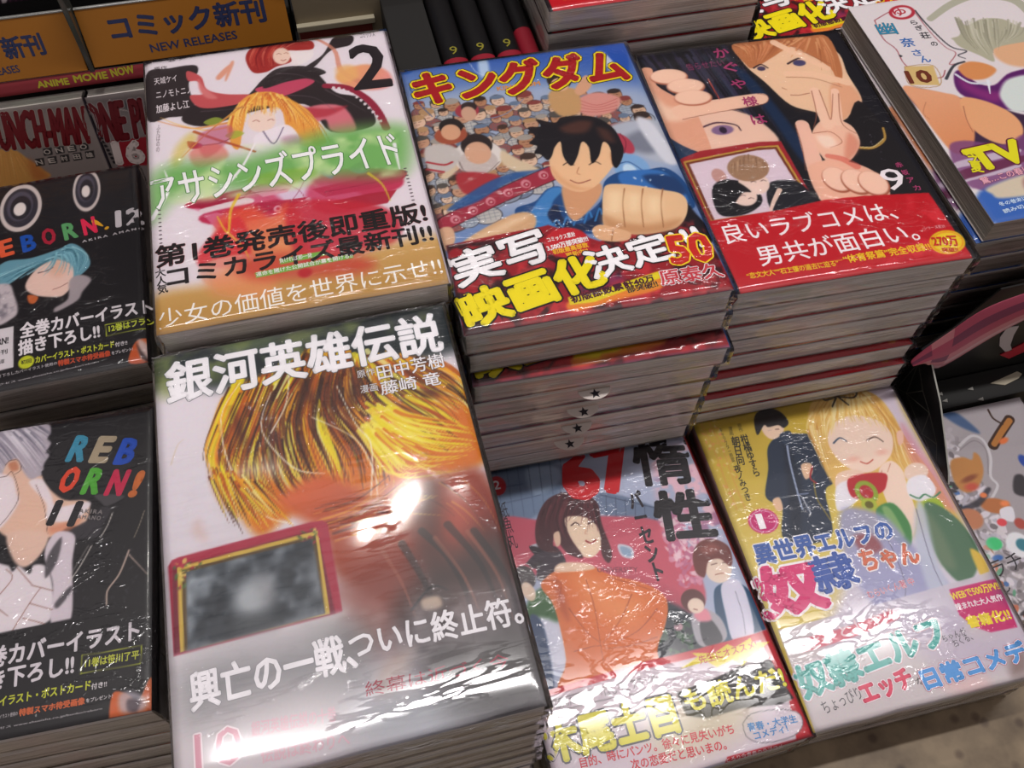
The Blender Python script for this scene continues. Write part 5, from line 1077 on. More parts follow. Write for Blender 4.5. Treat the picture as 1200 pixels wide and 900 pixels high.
ART['e']=dict(w=128,h=182,bg='e4dadc',ops=[
('k','a8a890',4.26,7.81,[(44.4,160),(64.5,170.9),(84.6,175.6),(105.1,167.1),(109.4,148.9)],0.8),
('f','e4b088',2,[(74.2,135.3),(95.4,137.1),(92.4,107.6),(72.6,109.7),(66.3,120.8)],1,True),
('f','b4b098',0.6,[(48.7,140.5),(55.7,143.1),(62.4,158.5),(63.5,149.8),(75.7,153.7),(88.7,151),(97.5,140.9),(112.7,142),(105,129),(87.5,128.5),(69.2,126.2),(63.3,115.5),(57.4,122.6),(49.9,132.1),(49,138.4)],1,True),
('h',['8c8874','ccc8b4','a09c88'],60,1.28,[[(60.1,156.8),(56.3,138.9),(58.7,122.4)],[(73.1,154.2),(66.6,136.8),(65.3,119)],[(88.7,151),(81.4,137.9),(71.5,127.7)],[(104.8,143.5),(94.3,135.3),(77.3,130.6)]],0.7,0.8),
('f','5c1c64',0.8,[(33.2,108.2),(39.6,112.6),(44,100.3),(52.9,96.6),(68.5,104.8),(89.4,102.4),(70.8,70.9),(54,74.4),(41.4,80.6),(29.8,93.9)],1,True),
('f','8c2c78',3,[(36,105.7),(43.7,94.8),(54.1,88.9),(45.6,83.3),(34,96.8)],0.8,True),
('f','dc9058',1,[(39.3,114.6),(48.3,118.6),(57.4,114.8),(60.7,108.3),(50.8,102.7),(40.9,104.7)],1,True),
('k','d8d8e4',1.62,1.62,[(35.3,109.7),(40.3,101.1),(51.4,98.8)],1),
('f','d8e0dc',1.5,[(53.2,90.9),(64.3,99.9),(81.4,98.3),(72.7,74.1),(53.5,73.5),(50.4,82.3)],1,True),
('k','e8e8f0',1.9,0.54,[(51.1,100.7),(46.8,90.4)],1),
('f','3c2440',1,[(0.7,105.5),(28,90.6),(53.1,72.7),(57.5,66.5),(45.1,44.9),(8,52.7),(2.9,77.8)],1,True),
('g','e8a47c','e09060',(4.7,97.3,8,52.7),0.8,[(0.2,106.5),(10,102.6),(20.5,96.8),(28,90.6),(26.6,72.9),(15.7,52.7),(4.1,50.1),(1.2,64.3),(0.6,89)],1,True),
('f','eaa878',0.8,[(27.6,89.8),(39.2,86.5),(49.2,75.3),(51.5,64.2),(46.8,54.8),(35.2,50.4),(26,57.4),(22.5,70.2)],1,True),
('k','a86048',0.53,0.39,[(26.4,83.7),(23,73.6),(21.5,63.5)],1),
('k','b87050',0.39,0.26,[(7,91.3),(1.5,83.4),(2.9,77.8)],1),
('f','7c4478',1,[(2.2,53.9),(13.5,58.3),(32.8,50.8),(50.3,54),(37.3,14),(0.8,24.9)],0.85,True),
('f','c8b4c8',0.5,[(1,44.2),(36.9,46.6),(36,42.6),(1.3,40)],1,True),
('f','c8b4c8',0.5,[(-4.4,33.9),(31.1,36.2),(30.1,32.3),(-4,29.8)],1,True),
('f','6c2c50',0.5,[(0.2,37.8),(40.2,40.9),(37.6,36.5),(-0.6,31.5)],1,True),
('f','3464b8',2,[(2.6,21.3),(44,25.4),(40.2,-2),(-0.5,-0.2)],1,True),
('f','d8c8b0',1.5,[(8.6,23.2),(32.6,27.8),(43.1,23.9),(37.3,14),(12.6,14.6),(8.6,18.5)],1,True),
('f','7c2438',2,[(31,24.9),(44,25.4),(38.1,15.4),(28.3,15.9)],0.6,True),
('k','9c3c48',0.7,0.7,[(10.3,165.9),(21.3,171.1),(27.9,172.9)],0.9),
('k','9c3c48',0.7,0.7,[(10.3,165.9),(7.9,148.8),(11.1,138.1),(10,124.5),(15.6,113.7),(25.4,108.9),(30.9,114.4)],0.9),
('k','9c3c48',0.57,0.57,[(38.2,167.6),(38.7,148.7),(41,133.9),(44.5,127.2),(36.1,119.1),(39.9,118.4)],0.9),
('k','303038',1.28,0.71,[(39.2,169.6),(39.9,156.7),(44,134.3),(51.8,127.8),(44.9,125.2),(47.8,121.6)],0.9),
('k','303038',1.37,1.92,[(45.8,119.1),(37.7,116.9),(28,107.4)],0.9),
('e','303038',0.3,11,131.7,1,1,0,1),
('e','b83040',0.4,30.3,169.7,8.8,6.6,0.25,1),
('e','ecdde0',0.4,30.3,169.7,6.5,4.5,0.25,1),
('f','d8b878',0.5,[(9,122.4),(26.1,119.7),(21.8,103),(5.1,106.8)],1,False),
('k','a87838',0.41,0.41,[(9,122.4),(26.1,119.7),(21.8,103),(5.1,106.8),(9,122.4)],1),
],txt=[
('title_lettering','ゆ',24.7,167,32.8,166.6,6.9,'b83040',0.02,(),0,0,1.0,None),
('volume_number','10',5.8,108.2,19.4,106.5,10.2,'6c3020',0.04,(),0,0,1.0,None),
('title_lettering','ら',30.9,157.1,35,156.9,4.1,'303038',0.02,(),0,0,1.0,None),
('title_lettering','ぎ',31.3,151.5,36,151.2,4.5,'303038',0.02,(),0,0,1.0,None),
('title_lettering','荘',30.9,143.6,36.9,143.2,5.8,'303038',0.02,(),0,0,1.0,None),
('title_lettering','の',33.7,136,37.8,135.8,3.9,'303038',0.02,(),0,0,1.0,None),
('title_lettering','幽',7.6,151.8,19,150.9,11.3,'2c84a8',0.02,(('e8a050',0.03),),0,0,1.0,None),
('title_lettering','奈',16.2,138.8,24.4,138.1,8.1,'2c68b0',0.02,(),0,0,1.0,None),
('title_lettering','さ',18.8,130,24.3,129.5,5.4,'2c68b0',0.02,(),0,0,1.0,None),
('title_lettering','ん',20.7,123.4,26.8,122.9,5.8,'2c68b0',0.02,(),0,0,1.0,None),
('slogan_lettering','TV',9.7,35.5,41.3,37.4,15.3,'e0d81c',0.05,(('601c38',0.09),),0,0,1.0,None),
('slogan_lettering','今\n夏',6,35.3,12.4,33.9,16.6,'e0d81c',0.03,(('601c38',0.07),),0,0,1.0,None),
('slogan_lettering','驚…この春は',7.6,25.8,38.4,29,4.7,'e8a8b8',0.02,(('601c38',0.05),),0,0,1.0,None),
('small_print','冬の巻末に大特集',8.6,9.6,35.7,11.3,2.8,'c8dcf0',0.02,(),0,0,1.0,None),
('small_print','読み切り収録',8.3,4.7,33.2,7.1,2.7,'c8dcf0',0.02,(),0,0,1.0,None),
])
ART['h']=dict(w=105,h=148,bg='1e1a1e',ops=[
('e','cfc0bc',0.4,38.9,128.3,11.8,19.1,0,1),
('e','34303a',0.4,38.9,128.3,9.7,15.6,0,1),
('e','544e5c',0.5,38.5,129.5,7.3,11.9,0,1),
('e','28242c',0.5,38.9,128.3,5.9,9.5,0,1),
('e','e0d4d0',0.4,38.4,127.2,3.5,5.3,0,1),
('e','cfc0bc',0.4,76.2,133.7,7.9,17.6,0,1),
('e','34303a',0.4,76.2,133.7,6.5,14.5,0,1),
('e','544e5c',0.5,75.9,135,4.9,11,0,1),
('e','28242c',0.5,76.2,133.7,3.9,8.8,0,1),
('e','e0d4d0',0.4,75.7,132.7,2.4,4.9,0,1),
('f','6c9cac',0.6,[(23.8,78.8),(31.4,87.9),(45.3,87.2),(60.4,90.4),(67.5,92.9),(74.5,85.5),(77.3,75),(72.2,68.1),(67.2,66.6),(63.3,79.9),(55.3,81.9),(45.4,78.8),(35.7,71.8),(26.1,66.2)],1,True),
('h',['8cc0cc','4c7c8c','a8d0d8','386878'],60,0.87,[[(25.8,78.3),(35.5,81.3),(50.3,84.5)],[(35.7,71.8),(47.4,79.7),(58.3,83.9)],[(60.4,89),(68.4,87),(71.2,68.3)],[(65.4,92),(75.4,81.1),(69.2,67.5)]],0.8,0.8),
('f','e4c4b8',0.7,[(42.6,67.4),(48.4,78.1),(58.3,82.5),(67.3,76.1),(67.7,63.8),(64.2,56.7),(59.3,55.2),(47.6,59.5)],1,True),
('f','d8a890',3,[(58.3,82.5),(65.3,78),(61.3,69.4),(55.3,73.6)],0.6,True),
('k','38202c',0.58,0.39,[(49.4,75.1),(53.4,75.5),(57.3,77.2)],1),
('k','804848',0.39,0.39,[(57.3,61),(61.2,62),(65.2,64.1)],1),
('f','c86838',0.6,[(44.2,60.3),(49.5,57.7),(47.6,53.6),(44.7,55)],1,True),
('h',['6c9cac','8cc0cc'],20,0.79,[[(58.3,88.1),(55.3,80.5),(47.5,72.9)],[(63.4,88.3),(67.3,78.9),(66.2,68.2)]],0.85,0.8),
('f','c4b8bc',1,[(24.1,69.3),(33.8,70.9),(36.9,62.2),(39,52.5),(37.2,46.5),(26.8,44.1)],1,True),
('n','6c6470',0.7,4,2,[(24.1,69.3),(33.8,70.9),(39,52.5),(26.8,44.1)],3,0.45,0.7),
('f','a89ca0',1,[(66.2,65.5),(72.2,68.1),(77.6,63.3),(73,55.8),(69.9,49.9),(59.2,44.8),(58.3,47.7),(65.1,52.5)],1,True),
('f','d8d0d4',0.3,[(23.2,40),(37.1,40.5),(37.7,13.2),(24.2,12.5)],1,False),
('k','c8d040',0.38,0.38,[(84.4,29.6),(113.2,30)],1),
('k','c8d040',0.38,0.38,[(84.4,29.6),(84.8,22)],1),
('k','c8d040',0.38,0.38,[(84.8,22),(112.8,22.5)],1),
('e','c8cc30',0.4,44.1,14.9,4,4.1,0,1),
('f','d06030',0.5,[(96.1,6.8),(100.8,15.4),(110.3,13.1),(111.5,0.5),(96.8,0.8)],1,True),
('f','d8d0d4',1.5,[(100.8,15.4),(105.4,11.8),(108.8,3.6),(102.1,2.9)],0.8,True),
('f','302428',1,[(99.8,13.2),(102.3,7.7),(105.8,0.7),(102.1,2.9)],0.8,True),
],txt=[
('title_lettering','R',17.7,89.6,24,90.6,11.9,'3c9c3c',0.04,(),0,0,1.0,None),
('title_lettering','E',29.4,92,35.8,93,12,'d85c38',0.04,(),0,0,1.0,None),
('title_lettering','B',41.4,92.8,47.9,93.8,12.1,'1c50a8',0.04,(),0,0,1.0,None),
('title_lettering','O',52.4,94.9,59,95.9,12.3,'a82038',0.04,(),0,0,1.0,None),
('title_lettering','R',64.1,96.4,70.7,97.4,12.4,'5c9c64',0.04,(),0,0,1.0,None),
('title_lettering','N',74.8,97.6,81.4,98.6,12.5,'d82850',0.04,(),0,0,1.0,None),
('title_lettering','!',86.6,98.4,88.7,100.5,12.6,'d8a020',0.0,(),0,0,1.0,None),
('volume_number','12',92.6,100.1,106.5,100.1,11.9,'c8c0c4',0.05,(),0,0,1.0,None),
('small_print','AKIRA AMANO',73.3,92.1,107.1,95.4,1.6,'b8b0b4',0.04,(),0,0,1.5,None),
('small_print','REBORN!',20.8,29.5,34.7,29.6,4.2,'302c30',0.03,(),0,0,1.0,None),
('small_print','文庫',28.6,16.9,33.2,16.9,2.9,'302c30',0,(),0,0,1.0,None),
('small_print','新刊',27.5,22.7,34.5,23,3.1,'302c30',0.02,(),0,0,1.0,None),
('slogan_lettering','全巻カバーイラスト',40.8,31.2,108.5,32.5,10.1,'e4dce0',0.035,(),0,0,1.0,None),
('slogan_lettering','描き下ろし!!',40.3,19.9,81.4,21.6,9.8,'e4dce0',0.035,(),0,0,1.0,None),
('small_print','12巻はフランの',86.2,24.1,112.9,25,4.8,'c8d040',0.03,(),0,0,1.0,None),
('small_print','初回',41.5,13.9,46.7,14,2.6,'282828',0.02,(),0,0,1.0,None),
('small_print','カバーイラスト・ポストカード',48.8,13,88.5,13.6,4.4,'ccd03c',0.03,(),0,0,1.0,None),
('small_print','付き!!',89.1,13.5,95.2,13.6,2.9,'e0d8dc',0.02,(),0,0,1.0,None),
('small_print','特製スマホ待受画像',60.1,8.1,86.4,8.3,3.8,'c85030',0.04,(),0,0,1.0,None),
('small_print','をプレゼント!',87.2,8.8,97.8,9.1,2.2,'e0d8dc',0.01,(),0,0,1.0,None),
('small_print','描き下ろしカバーイラスト使用の',28,8,59.6,9.4,2.1,'c0b8bc',0.01,(),0,0,1.0,None),
('small_print','アクセス www.shueisha.co.jp/bunko/reborn',28.1,2.7,80.5,5.3,1.5,'c0b8bc',0.0,(),0,0,1.0,None),
])
ART['i']=dict(w=105,h=148,bg='1e1b1f',ops=[
('f','b8aeb8',0.8,[(8.7,150.4),(24.5,150.3),(38.8,149.4),(54.1,148.2),(56.8,142.9),(55.4,139.4),(57.2,136.1),(55.1,131.8),(56.8,129.6),(54.7,125.3),(54.3,120.8),(50.6,117.9),(27.7,117),(12,121.9)],1,True),
('h',['8c8494','d8d0d8','6c6878','e8e0e8'],120,0.7,[[(16.7,148.9),(29.7,136.8),(39.6,120.1)],[(32.4,149.7),(41.4,136.4),(52,119.4)],[(40.4,149.1),(49.1,139.6),(56.1,128.8)],[(48.4,149),(53.5,144.6),(56.9,142)]],0.75,1),
('f','e4c0ac',0.8,[(37.4,128.8),(41.9,130.7),(44.7,124.5),(49,118.2),(54.4,119),(58.7,110.9),(65.3,104.2),(76.1,101.2),(75,90.1),(67.5,89.8),(60.2,86.2),(45.1,89.2),(37.4,93.3),(28.4,109.8),(34.9,121)],1,True),
('f','d88c6c',2,[(59.2,91.5),(67.3,93.3),(69.5,96.4),(73.4,93),(69.1,87.8),(60.1,87.9)],0.7,True),
('f','e8dce0',1,[(27.1,122.5),(39.5,121.9),(43.3,112.1),(44.5,106.6),(38.6,96.4),(30.1,92.2)],1,True),
('f','e8dce0',0.8,[(48.4,116.5),(54.5,117.1),(58.9,108.2),(62.4,101.3),(76.1,101.2),(75.5,96.9),(69.6,92.9),(58.2,95.1),(56.9,104.1)],1,True),
('k','684c48',0.3,0.23,[(34.9,121.9),(37.9,122.2),(40.5,123.5),(44.3,110.2),(41.1,102),(37.1,96.7)],1),
('k','684c48',0.23,0.15,[(51.6,115),(56.2,102.5),(58.6,88.2)],1),
('k','684c48',0.31,0.23,[(36.7,128),(38.8,130.3),(42.7,129.6),(44.3,124.6),(41.8,122.4)],1),
('f','c07c5c',1,[(38.2,128.6),(41.6,129.3),(43.1,124.9),(40,124.5)],0.8,True),
('f','1e1b1f',0.6,[(54.4,119),(57.9,111.9),(62.8,107.4),(76.1,102.1),(83.9,98.8),(94.6,101.1),(94.4,114.8),(58.1,121.9)],1,True),
('f','4c484c',0.6,[(79.1,104.2),(92.3,101.1),(84.7,97.3),(81.5,100.1)],1,True),
('f','3c383e',0.8,[(66.3,85),(72,89.8),(77.2,92.2),(82.4,97.3),(86.3,94.8),(82.7,87.7),(79.9,82.3)],0.9,True),
('k','d8d0c8',0.45,0.38,[(87.1,93.3),(85,87.2),(82.1,81.8)],1),
('k','c8b8a0',0.3,0.23,[(101.3,91.4),(99.1,84.4),(96.9,78.9)],1),
('f','e4c4b4',1,[(41.2,92.1),(58.2,88.7),(56.9,79.5),(50,73.7),(44.1,79)],1,True),
('f','e4dadf',0.8,[(29.7,77.8),(41.6,76.4),(44.6,72.8),(47.2,74.8),(52.1,70.3),(53.6,74),(59.2,71.9),(62.6,61.1),(62.1,46.6),(46.8,45),(32.9,45)],1,True),
('f','d8ccd4',0.6,[(57.9,78.3),(62,88),(70.6,85.2),(70.3,71.7),(71.1,45.8),(62.7,45.6),(62.5,63.2)],1,True),
('f','5c565c',0.8,[(59.4,77),(64.9,85.3),(63.7,74),(59.1,66.8)],1,True),
('f','5c565c',0.8,[(63.9,54),(69.9,60.7),(70.5,58.1),(65.4,51.8)],1,True),
('k','8c5848',0.35,0.26,[(40,62.7),(44.9,69.7),(41.8,74.3)],1),
('k','8c5848',0.34,0.26,[(46.8,45),(53.1,56.2),(57.1,62.2)],1),
('k','8c5848',0.35,0.26,[(53.1,56.2),(63.2,51.2)],1),
('k','8c5848',0.35,0.26,[(50.9,49.9),(61.8,44.8)],1),
('k','8c5848',0.36,0.27,[(53.4,64.5),(62.7,60.1)],1),
('k','8c5848',0.35,0.26,[(40.7,55.8),(44.5,52.1)],1),
('k','8c5848',0.36,0.27,[(53.3,65),(46.3,74.4)],1),
('s',['34303a','3a363e'],80,0.6,[(69.9,80.1),(103,47.2)]),
('k','dcd4cc',0.46,0.37,[(78.3,78.4),(74,69.9),(69.1,62.3)],1),
('k','b8b0a8',0.73,0.73,[(76.9,78.7),(69.6,65.7)],0.4),
('k','c8b0a4',0.83,0.65,[(94.8,73),(90.9,62.5),(86,55.5),(85.9,49.1)],1),
('k','c8b0a4',0.55,0.28,[(94.9,70.9),(102.9,60.1)],1),
('f','1a171b',0.4,[(32.9,45),(46.8,45.2),(71.5,45.7),(103.9,47),(105.9,-2),(37.5,-1.6)],1,False),
('k','c8d040',0.34,0.34,[(76.3,28.4),(100.9,27.8)],1),
('k','c8d040',0.34,0.34,[(76.3,28.4),(76.2,20.7)],1),
('k','c8d040',0.34,0.34,[(76.2,20.7),(100.5,20.3)],1),
('k','c8d040',0.35,0.35,[(100.9,27.8),(100.5,20.3)],1),
('f','d86c34',0.5,[(88.2,0.7),(89.5,10),(94.6,9),(99.9,5.3),(104.1,13.3),(105.5,11.2),(105.5,-0.6),(89.7,0)],1,True),
('f','c8c0cc',1.5,[(92.1,8.6),(97.2,9.3),(103.3,4.6),(101.6,0.6),(93.1,1.5)],0.8,True),
('f','48404c',1,[(95.6,6.2),(100.7,5.1),(99.1,0.7),(95.6,1.8)],0.7,True),
],txt=[
('slogan_lettering','全巻カバーイラスト',30.1,30.4,99.7,30.6,9,'e0d8de',0.035,(),0,0,1.0,None),
('slogan_lettering','描き下ろし!!',31.1,20.5,73.2,21.3,8.6,'e0d8de',0.035,(),0,0,1.0,None),
('small_print','11巻は笹川了平',77.8,22.9,99.8,22.4,3.8,'ccd048',0.025,(),0,0,1.0,None),
('small_print','カバーイラスト・ポストカード',34.3,13.8,80.4,13.4,4,'ccd03c',0.03,(),0,0,1.0,None),
('small_print','付き!!',80.8,13.1,87,13.2,2.5,'e0d8dc',0.02,(),0,0,1.0,None),
('small_print','特製スマホ待受画像',52.5,8,78.3,7.7,2.9,'d86c3c',0.04,(),0,0,1.0,None),
('small_print','をプレゼント!',78.9,8.2,89.5,8.1,1.7,'e0d8dc',0.01,(),0,0,1.0,None),
('small_print','イラスト使用の',44.8,8.5,51.9,8.5,1.7,'c0b8bc',0.01,(),0,0,1.0,None),
('small_print','アクセス www.shueisha.co.jp/bunko/reborn',40.2,4.1,85.4,3.9,1.2,'c0b8bc',0.0,(),0,0,1.0,None),
('title_lettering','R',65,125.2,72,123.8,13,'3c8ca8',0.05,(),0.16,0,1.0,None),
('title_lettering','E',75.9,122.6,82.9,121.2,13,'a89880',0.05,(),0.16,0,1.0,None),
('title_lettering','B',87.2,119.4,94.2,118,13,'1c50b8',0.05,(),0.16,0,1.0,None),
('title_lettering','O',61.4,109.3,68.2,107.9,12.5,'d8482c',0.05,(),0.16,0,1.0,None),
('title_lettering','R',72.6,106.3,79.4,105,12.5,'54a838',0.05,(),0.16,0,1.0,None),
('title_lettering','N',83.4,103.5,90.2,102.1,12.5,'c82450',0.05,(),0.16,0,1.0,None),
('title_lettering','!',94.4,100.7,96.7,100.2,12.5,'d87838',0.05,(),0.16,0,1.0,None),
('volume_number','11',58.4,93.2,69.4,90.5,11.3,'282428',0.05,(),0.1,0,1.0,None),
('small_print','AKIRA',71.9,96.3,82.4,93.6,1.9,'807878',0.04,(),0,0,1.3,None),
('small_print','AMANO',71.3,93.4,81.7,90.6,1.9,'807878',0.04,(),0,0,1.3,None),
])
ART['p1']=dict(w=112,h=133,bg='847874',ops=[  # inks darkened throughout: the dimmer rear light is put into the colours
('f','c8904c',1,[(33.7,99.3),(54.3,108.5),(62.2,107.1),(67.6,99.3),(73.1,91.3),(74.1,85),(43.2,81.3),(25.6,80.4)],1,True),
('h',['e0b070','b87c40','d89850'],50,0.5,[[(44.6,105.3),(36,84.7)],[(58.3,105.9),(52.8,83.7)],[(65.1,101.7),(73.2,87.2)]],0.6,0.6),
('f','b06434',3,[(67.6,99.3),(73.1,91.3),(74.1,85),(65.6,85.5)],0.7,True),
('f','6c6460',3,[(64.5,133.2),(75.4,133.8),(86,133.5),(100.8,133.5),(110.8,133.4),(111.5,116.4),(105,117.4),(94.6,125.7)],0.4,True),
('f','302c2c',0.25,[(78.3,104.9),(83.6,104.9),(82.6,99.9),(77.2,99.9)],1,False),
('f','302c2c',0.25,[(85.5,104.9),(90.8,104.8),(89.9,99.9),(84.5,99.9)],1,False),
('f','302c2c',0.25,[(92.8,104.8),(98.1,104.8),(97.2,99.8),(91.8,99.8)],1,False),
('f','302c2c',0.25,[(100.1,104.8),(105.4,104.7),(104.5,99.8),(99.2,99.8)],1,False),
('f','302c2c',0.25,[(71.3,98.9),(76.6,98.9),(75.5,93.8),(70.2,93.9)],1,False),
('f','302c2c',0.25,[(78.8,98.9),(84.1,98.9),(83.1,93.8),(77.8,93.8)],1,False),
('f','302c2c',0.25,[(86.4,98.9),(91.7,98.8),(90.7,93.8),(85.4,93.8)],1,False),
('f','302c2c',0.25,[(94,98.9),(99.3,98.8),(98.4,93.8),(93,93.8)],1,False),
('f','302c2c',0.25,[(101.6,98.9),(107,98.8),(106.1,93.8),(100.7,93.8)],1,False),
],txt=[
('title_lettering','ONE PUNCH-MAN',27.4,109.7,106.3,104.1,24,'641018',0.05,(('8c8078',0.075),),0.12,0,1.0,None),
('author_lettering','O',78,100.9,81.9,100.8,3.1,'b0a49c',0.02,(),0,0,1.0,None),
('author_lettering','N',85.2,100.9,89.2,100.8,3.1,'b0a49c',0.02,(),0,0,1.0,None),
('author_lettering','E',92.5,100.8,96.5,100.7,3.1,'b0a49c',0.02,(),0,0,1.0,None),
('author_lettering','O',99.9,100.7,103.8,100.7,3.1,'b0a49c',0.02,(),0,0,1.0,None),
('author_lettering','N',70.9,94.8,74.8,94.8,3.1,'b0a49c',0.02,(),0,0,1.0,None),
('author_lettering','E',78.5,94.8,82.4,94.7,3.1,'b0a49c',0.02,(),0,0,1.0,None),
('author_lettering','村',86.1,94.8,90,94.7,3.2,'b0a49c',0.02,(),0,0,1.0,None),
('author_lettering','田',93.7,94.8,97.7,94.7,3.2,'b0a49c',0.02,(),0,0,1.0,None),
('author_lettering','雄',101.4,94.8,105.4,94.7,3.2,'b0a49c',0.02,(),0,0,1.0,None),
])
ART['p2']=dict(w=112,h=133,bg='786e6c',ops=[  # print colours likewise turned down to carry the weak light back here
('f','5c5454',4,[(0.4,132.9),(17,132.2),(33.7,131.4),(58.3,127.7),(51.8,104.7),(21.2,119.3)],0.5,True),
('f','30383c',2,[(21.9,126.7),(26.3,127),(26.7,120.3),(22.1,122)],1,True),
('k','b0a09c',0.67,0.33,[(13.7,129.9),(14.3,124.2),(21.8,121.1),(28.6,115.3)],1),
('k','a09090',1.02,0.85,[(26.8,126),(26.2,118.5),(27.7,112.5)],1),
('f','8c1c28',0.3,[(5.2,103.5),(27.7,102.7),(23.8,83.1),(4,85.5)],1,False),
('f','201c20',0.3,[(-0.9,112.3),(0.5,112.6),(1.2,111),(-0.6,110.7)],1,True),
('f','201c20',0.3,[(-0.6,109.6),(0.8,109.8),(1.6,108.2),(-0.2,108)],1,True),
('f','201c20',0.3,[(-0.2,106.8),(1.2,107),(1.9,105.4),(0.1,105.1)],1,True),
('f','201c20',0.3,[(0.1,104),(1.5,104.2),(2.3,102.6),(0.4,102.3)],1,True),
('f','201c20',0.3,[(0.4,101.1),(1.8,101.4),(2.6,99.8),(0.8,99.5)],1,True),
('f','201c20',0.3,[(0.8,98.3),(2.2,98.5),(3,96.9),(1.1,96.6)],1,True),
('f','201c20',0.3,[(1.1,95.4),(2.5,95.7),(3.3,94),(1.4,93.7)],1,True),
('f','201c20',0.3,[(1.5,92.5),(2.9,92.8),(3.7,91.1),(1.8,90.8)],1,True),
('f','201c20',0.3,[(1.8,89.6),(3.2,89.9),(4,88.2),(2.1,87.9)],1,True),
],txt=[
('title_lettering','ONE PUNCH-MAN',-6.6,103.5,86.8,101,25.4,'5c1018',0.05,(('887c7c',0.075),),0.12,0,1.0,None),
('volume_number','16',4.7,87.5,20.7,85.9,14.5,'c8b8b4',0.07,(),0,0,1.0,None),
])
ART['s1']=dict(w=118,h=35,bg='b87418',ops=[
],txt=[
('sign_lettering','コミック新刊',31.6,12.3,99.2,12.9,12.4,'30385c',0.035,(),0,0,1.0,None),
('sign_lettering','NEW RELEASES',48.7,3.6,81.2,4.6,4.3,'30385c',0.02,(),0,0,1.0,None),
])
ART['s2']=dict(w=118,h=34,bg='b87418',ops=[
],txt=[
('sign_lettering','コミック新刊',16.1,14.3,105.2,14,13.8,'30385c',0.035,(),0,0,1.0,None),
('sign_lettering','NEW RELEASES',34.8,4.6,86,6,4.8,'30385c',0.02,(),0,0,1.0,None),
])
ART['r1']=dict(w=260,h=8.5,bg='903038',ops=[
],txt=[
('sign_lettering','ANIME',94.1,2.7,111.9,2.4,3.8,'b8b030',0.04,(),0,0,1.0,None),
('sign_lettering','MOVIE',115.3,2.9,134.4,2.8,4.2,'b8b030',0.04,(),0,0,1.0,None),
('sign_lettering','NOW',137.2,3.2,150.6,3.9,4.7,'b8b030',0.04,(),0,0,1.0,None),
])
ART['v1']=dict(w=250,h=60,bg='2c1c2a',ops=[
('k','603450',1.06,0.61,[(87.9,7.2),(85.6,-2)],0.6),
('k','603450',1.06,0.61,[(90.8,6.9),(88.5,-2.4)],0.6),
('k','603450',1.07,0.61,[(93.7,6.5),(91.5,-2.8)],0.6),
('k','603450',1.07,0.61,[(96.6,6.1),(94.4,-3.1)],0.6),
('k','603450',1.07,0.61,[(99.6,5.8),(97.4,-3.5)],0.6),
('k','603450',1.07,0.61,[(102.5,5.4),(100.3,-3.9)],0.6),
('k','603450',1.07,0.61,[(105.4,5),(103.3,-4.3)],0.6),
('k','603450',1.08,0.62,[(108.4,4.7),(106.3,-4.7)],0.6),
('k','603450',1.08,0.62,[(111.3,4.3),(109.3,-5.1)],0.6),
('k','603450',1.08,0.62,[(114.3,3.9),(112.3,-5.5)],0.6),
('k','603450',1.08,0.62,[(117.3,3.5),(115.3,-5.9)],0.6),
('k','603450',1.09,0.62,[(120.3,3.2),(118.3,-6.3)],0.6),
('k','603450',1.09,0.62,[(123.3,2.8),(121.3,-6.7)],0.6),
('k','603450',1.09,0.62,[(126.3,2.4),(124.4,-7)],0.6),
('f','c0b4b8',0.4,[(93.1,5),(94.4,2.5),(92.4,-0.5),(93.6,-1.4),(91,-1.9),(90.8,1.3)],1,True),
('f','c0b4b8',0.4,[(106.5,1.7),(110.5,2),(109.7,-1.9),(107.1,-0.8)],1,True),
('f','b0a4a8',0.4,[(120.6,-0.1),(123.9,0.3),(122.8,-2.8)],1,True),
('f','5c5458',3,[(126.9,-0.1),(159.8,-1.8),(157.7,-8.1),(125.9,-7.2)],1,True),
('f','481c30',1,[(80.2,-3.7),(118,-7),(119.2,-8.2),(78.6,-7.5)],1,True),
],txt=[
])
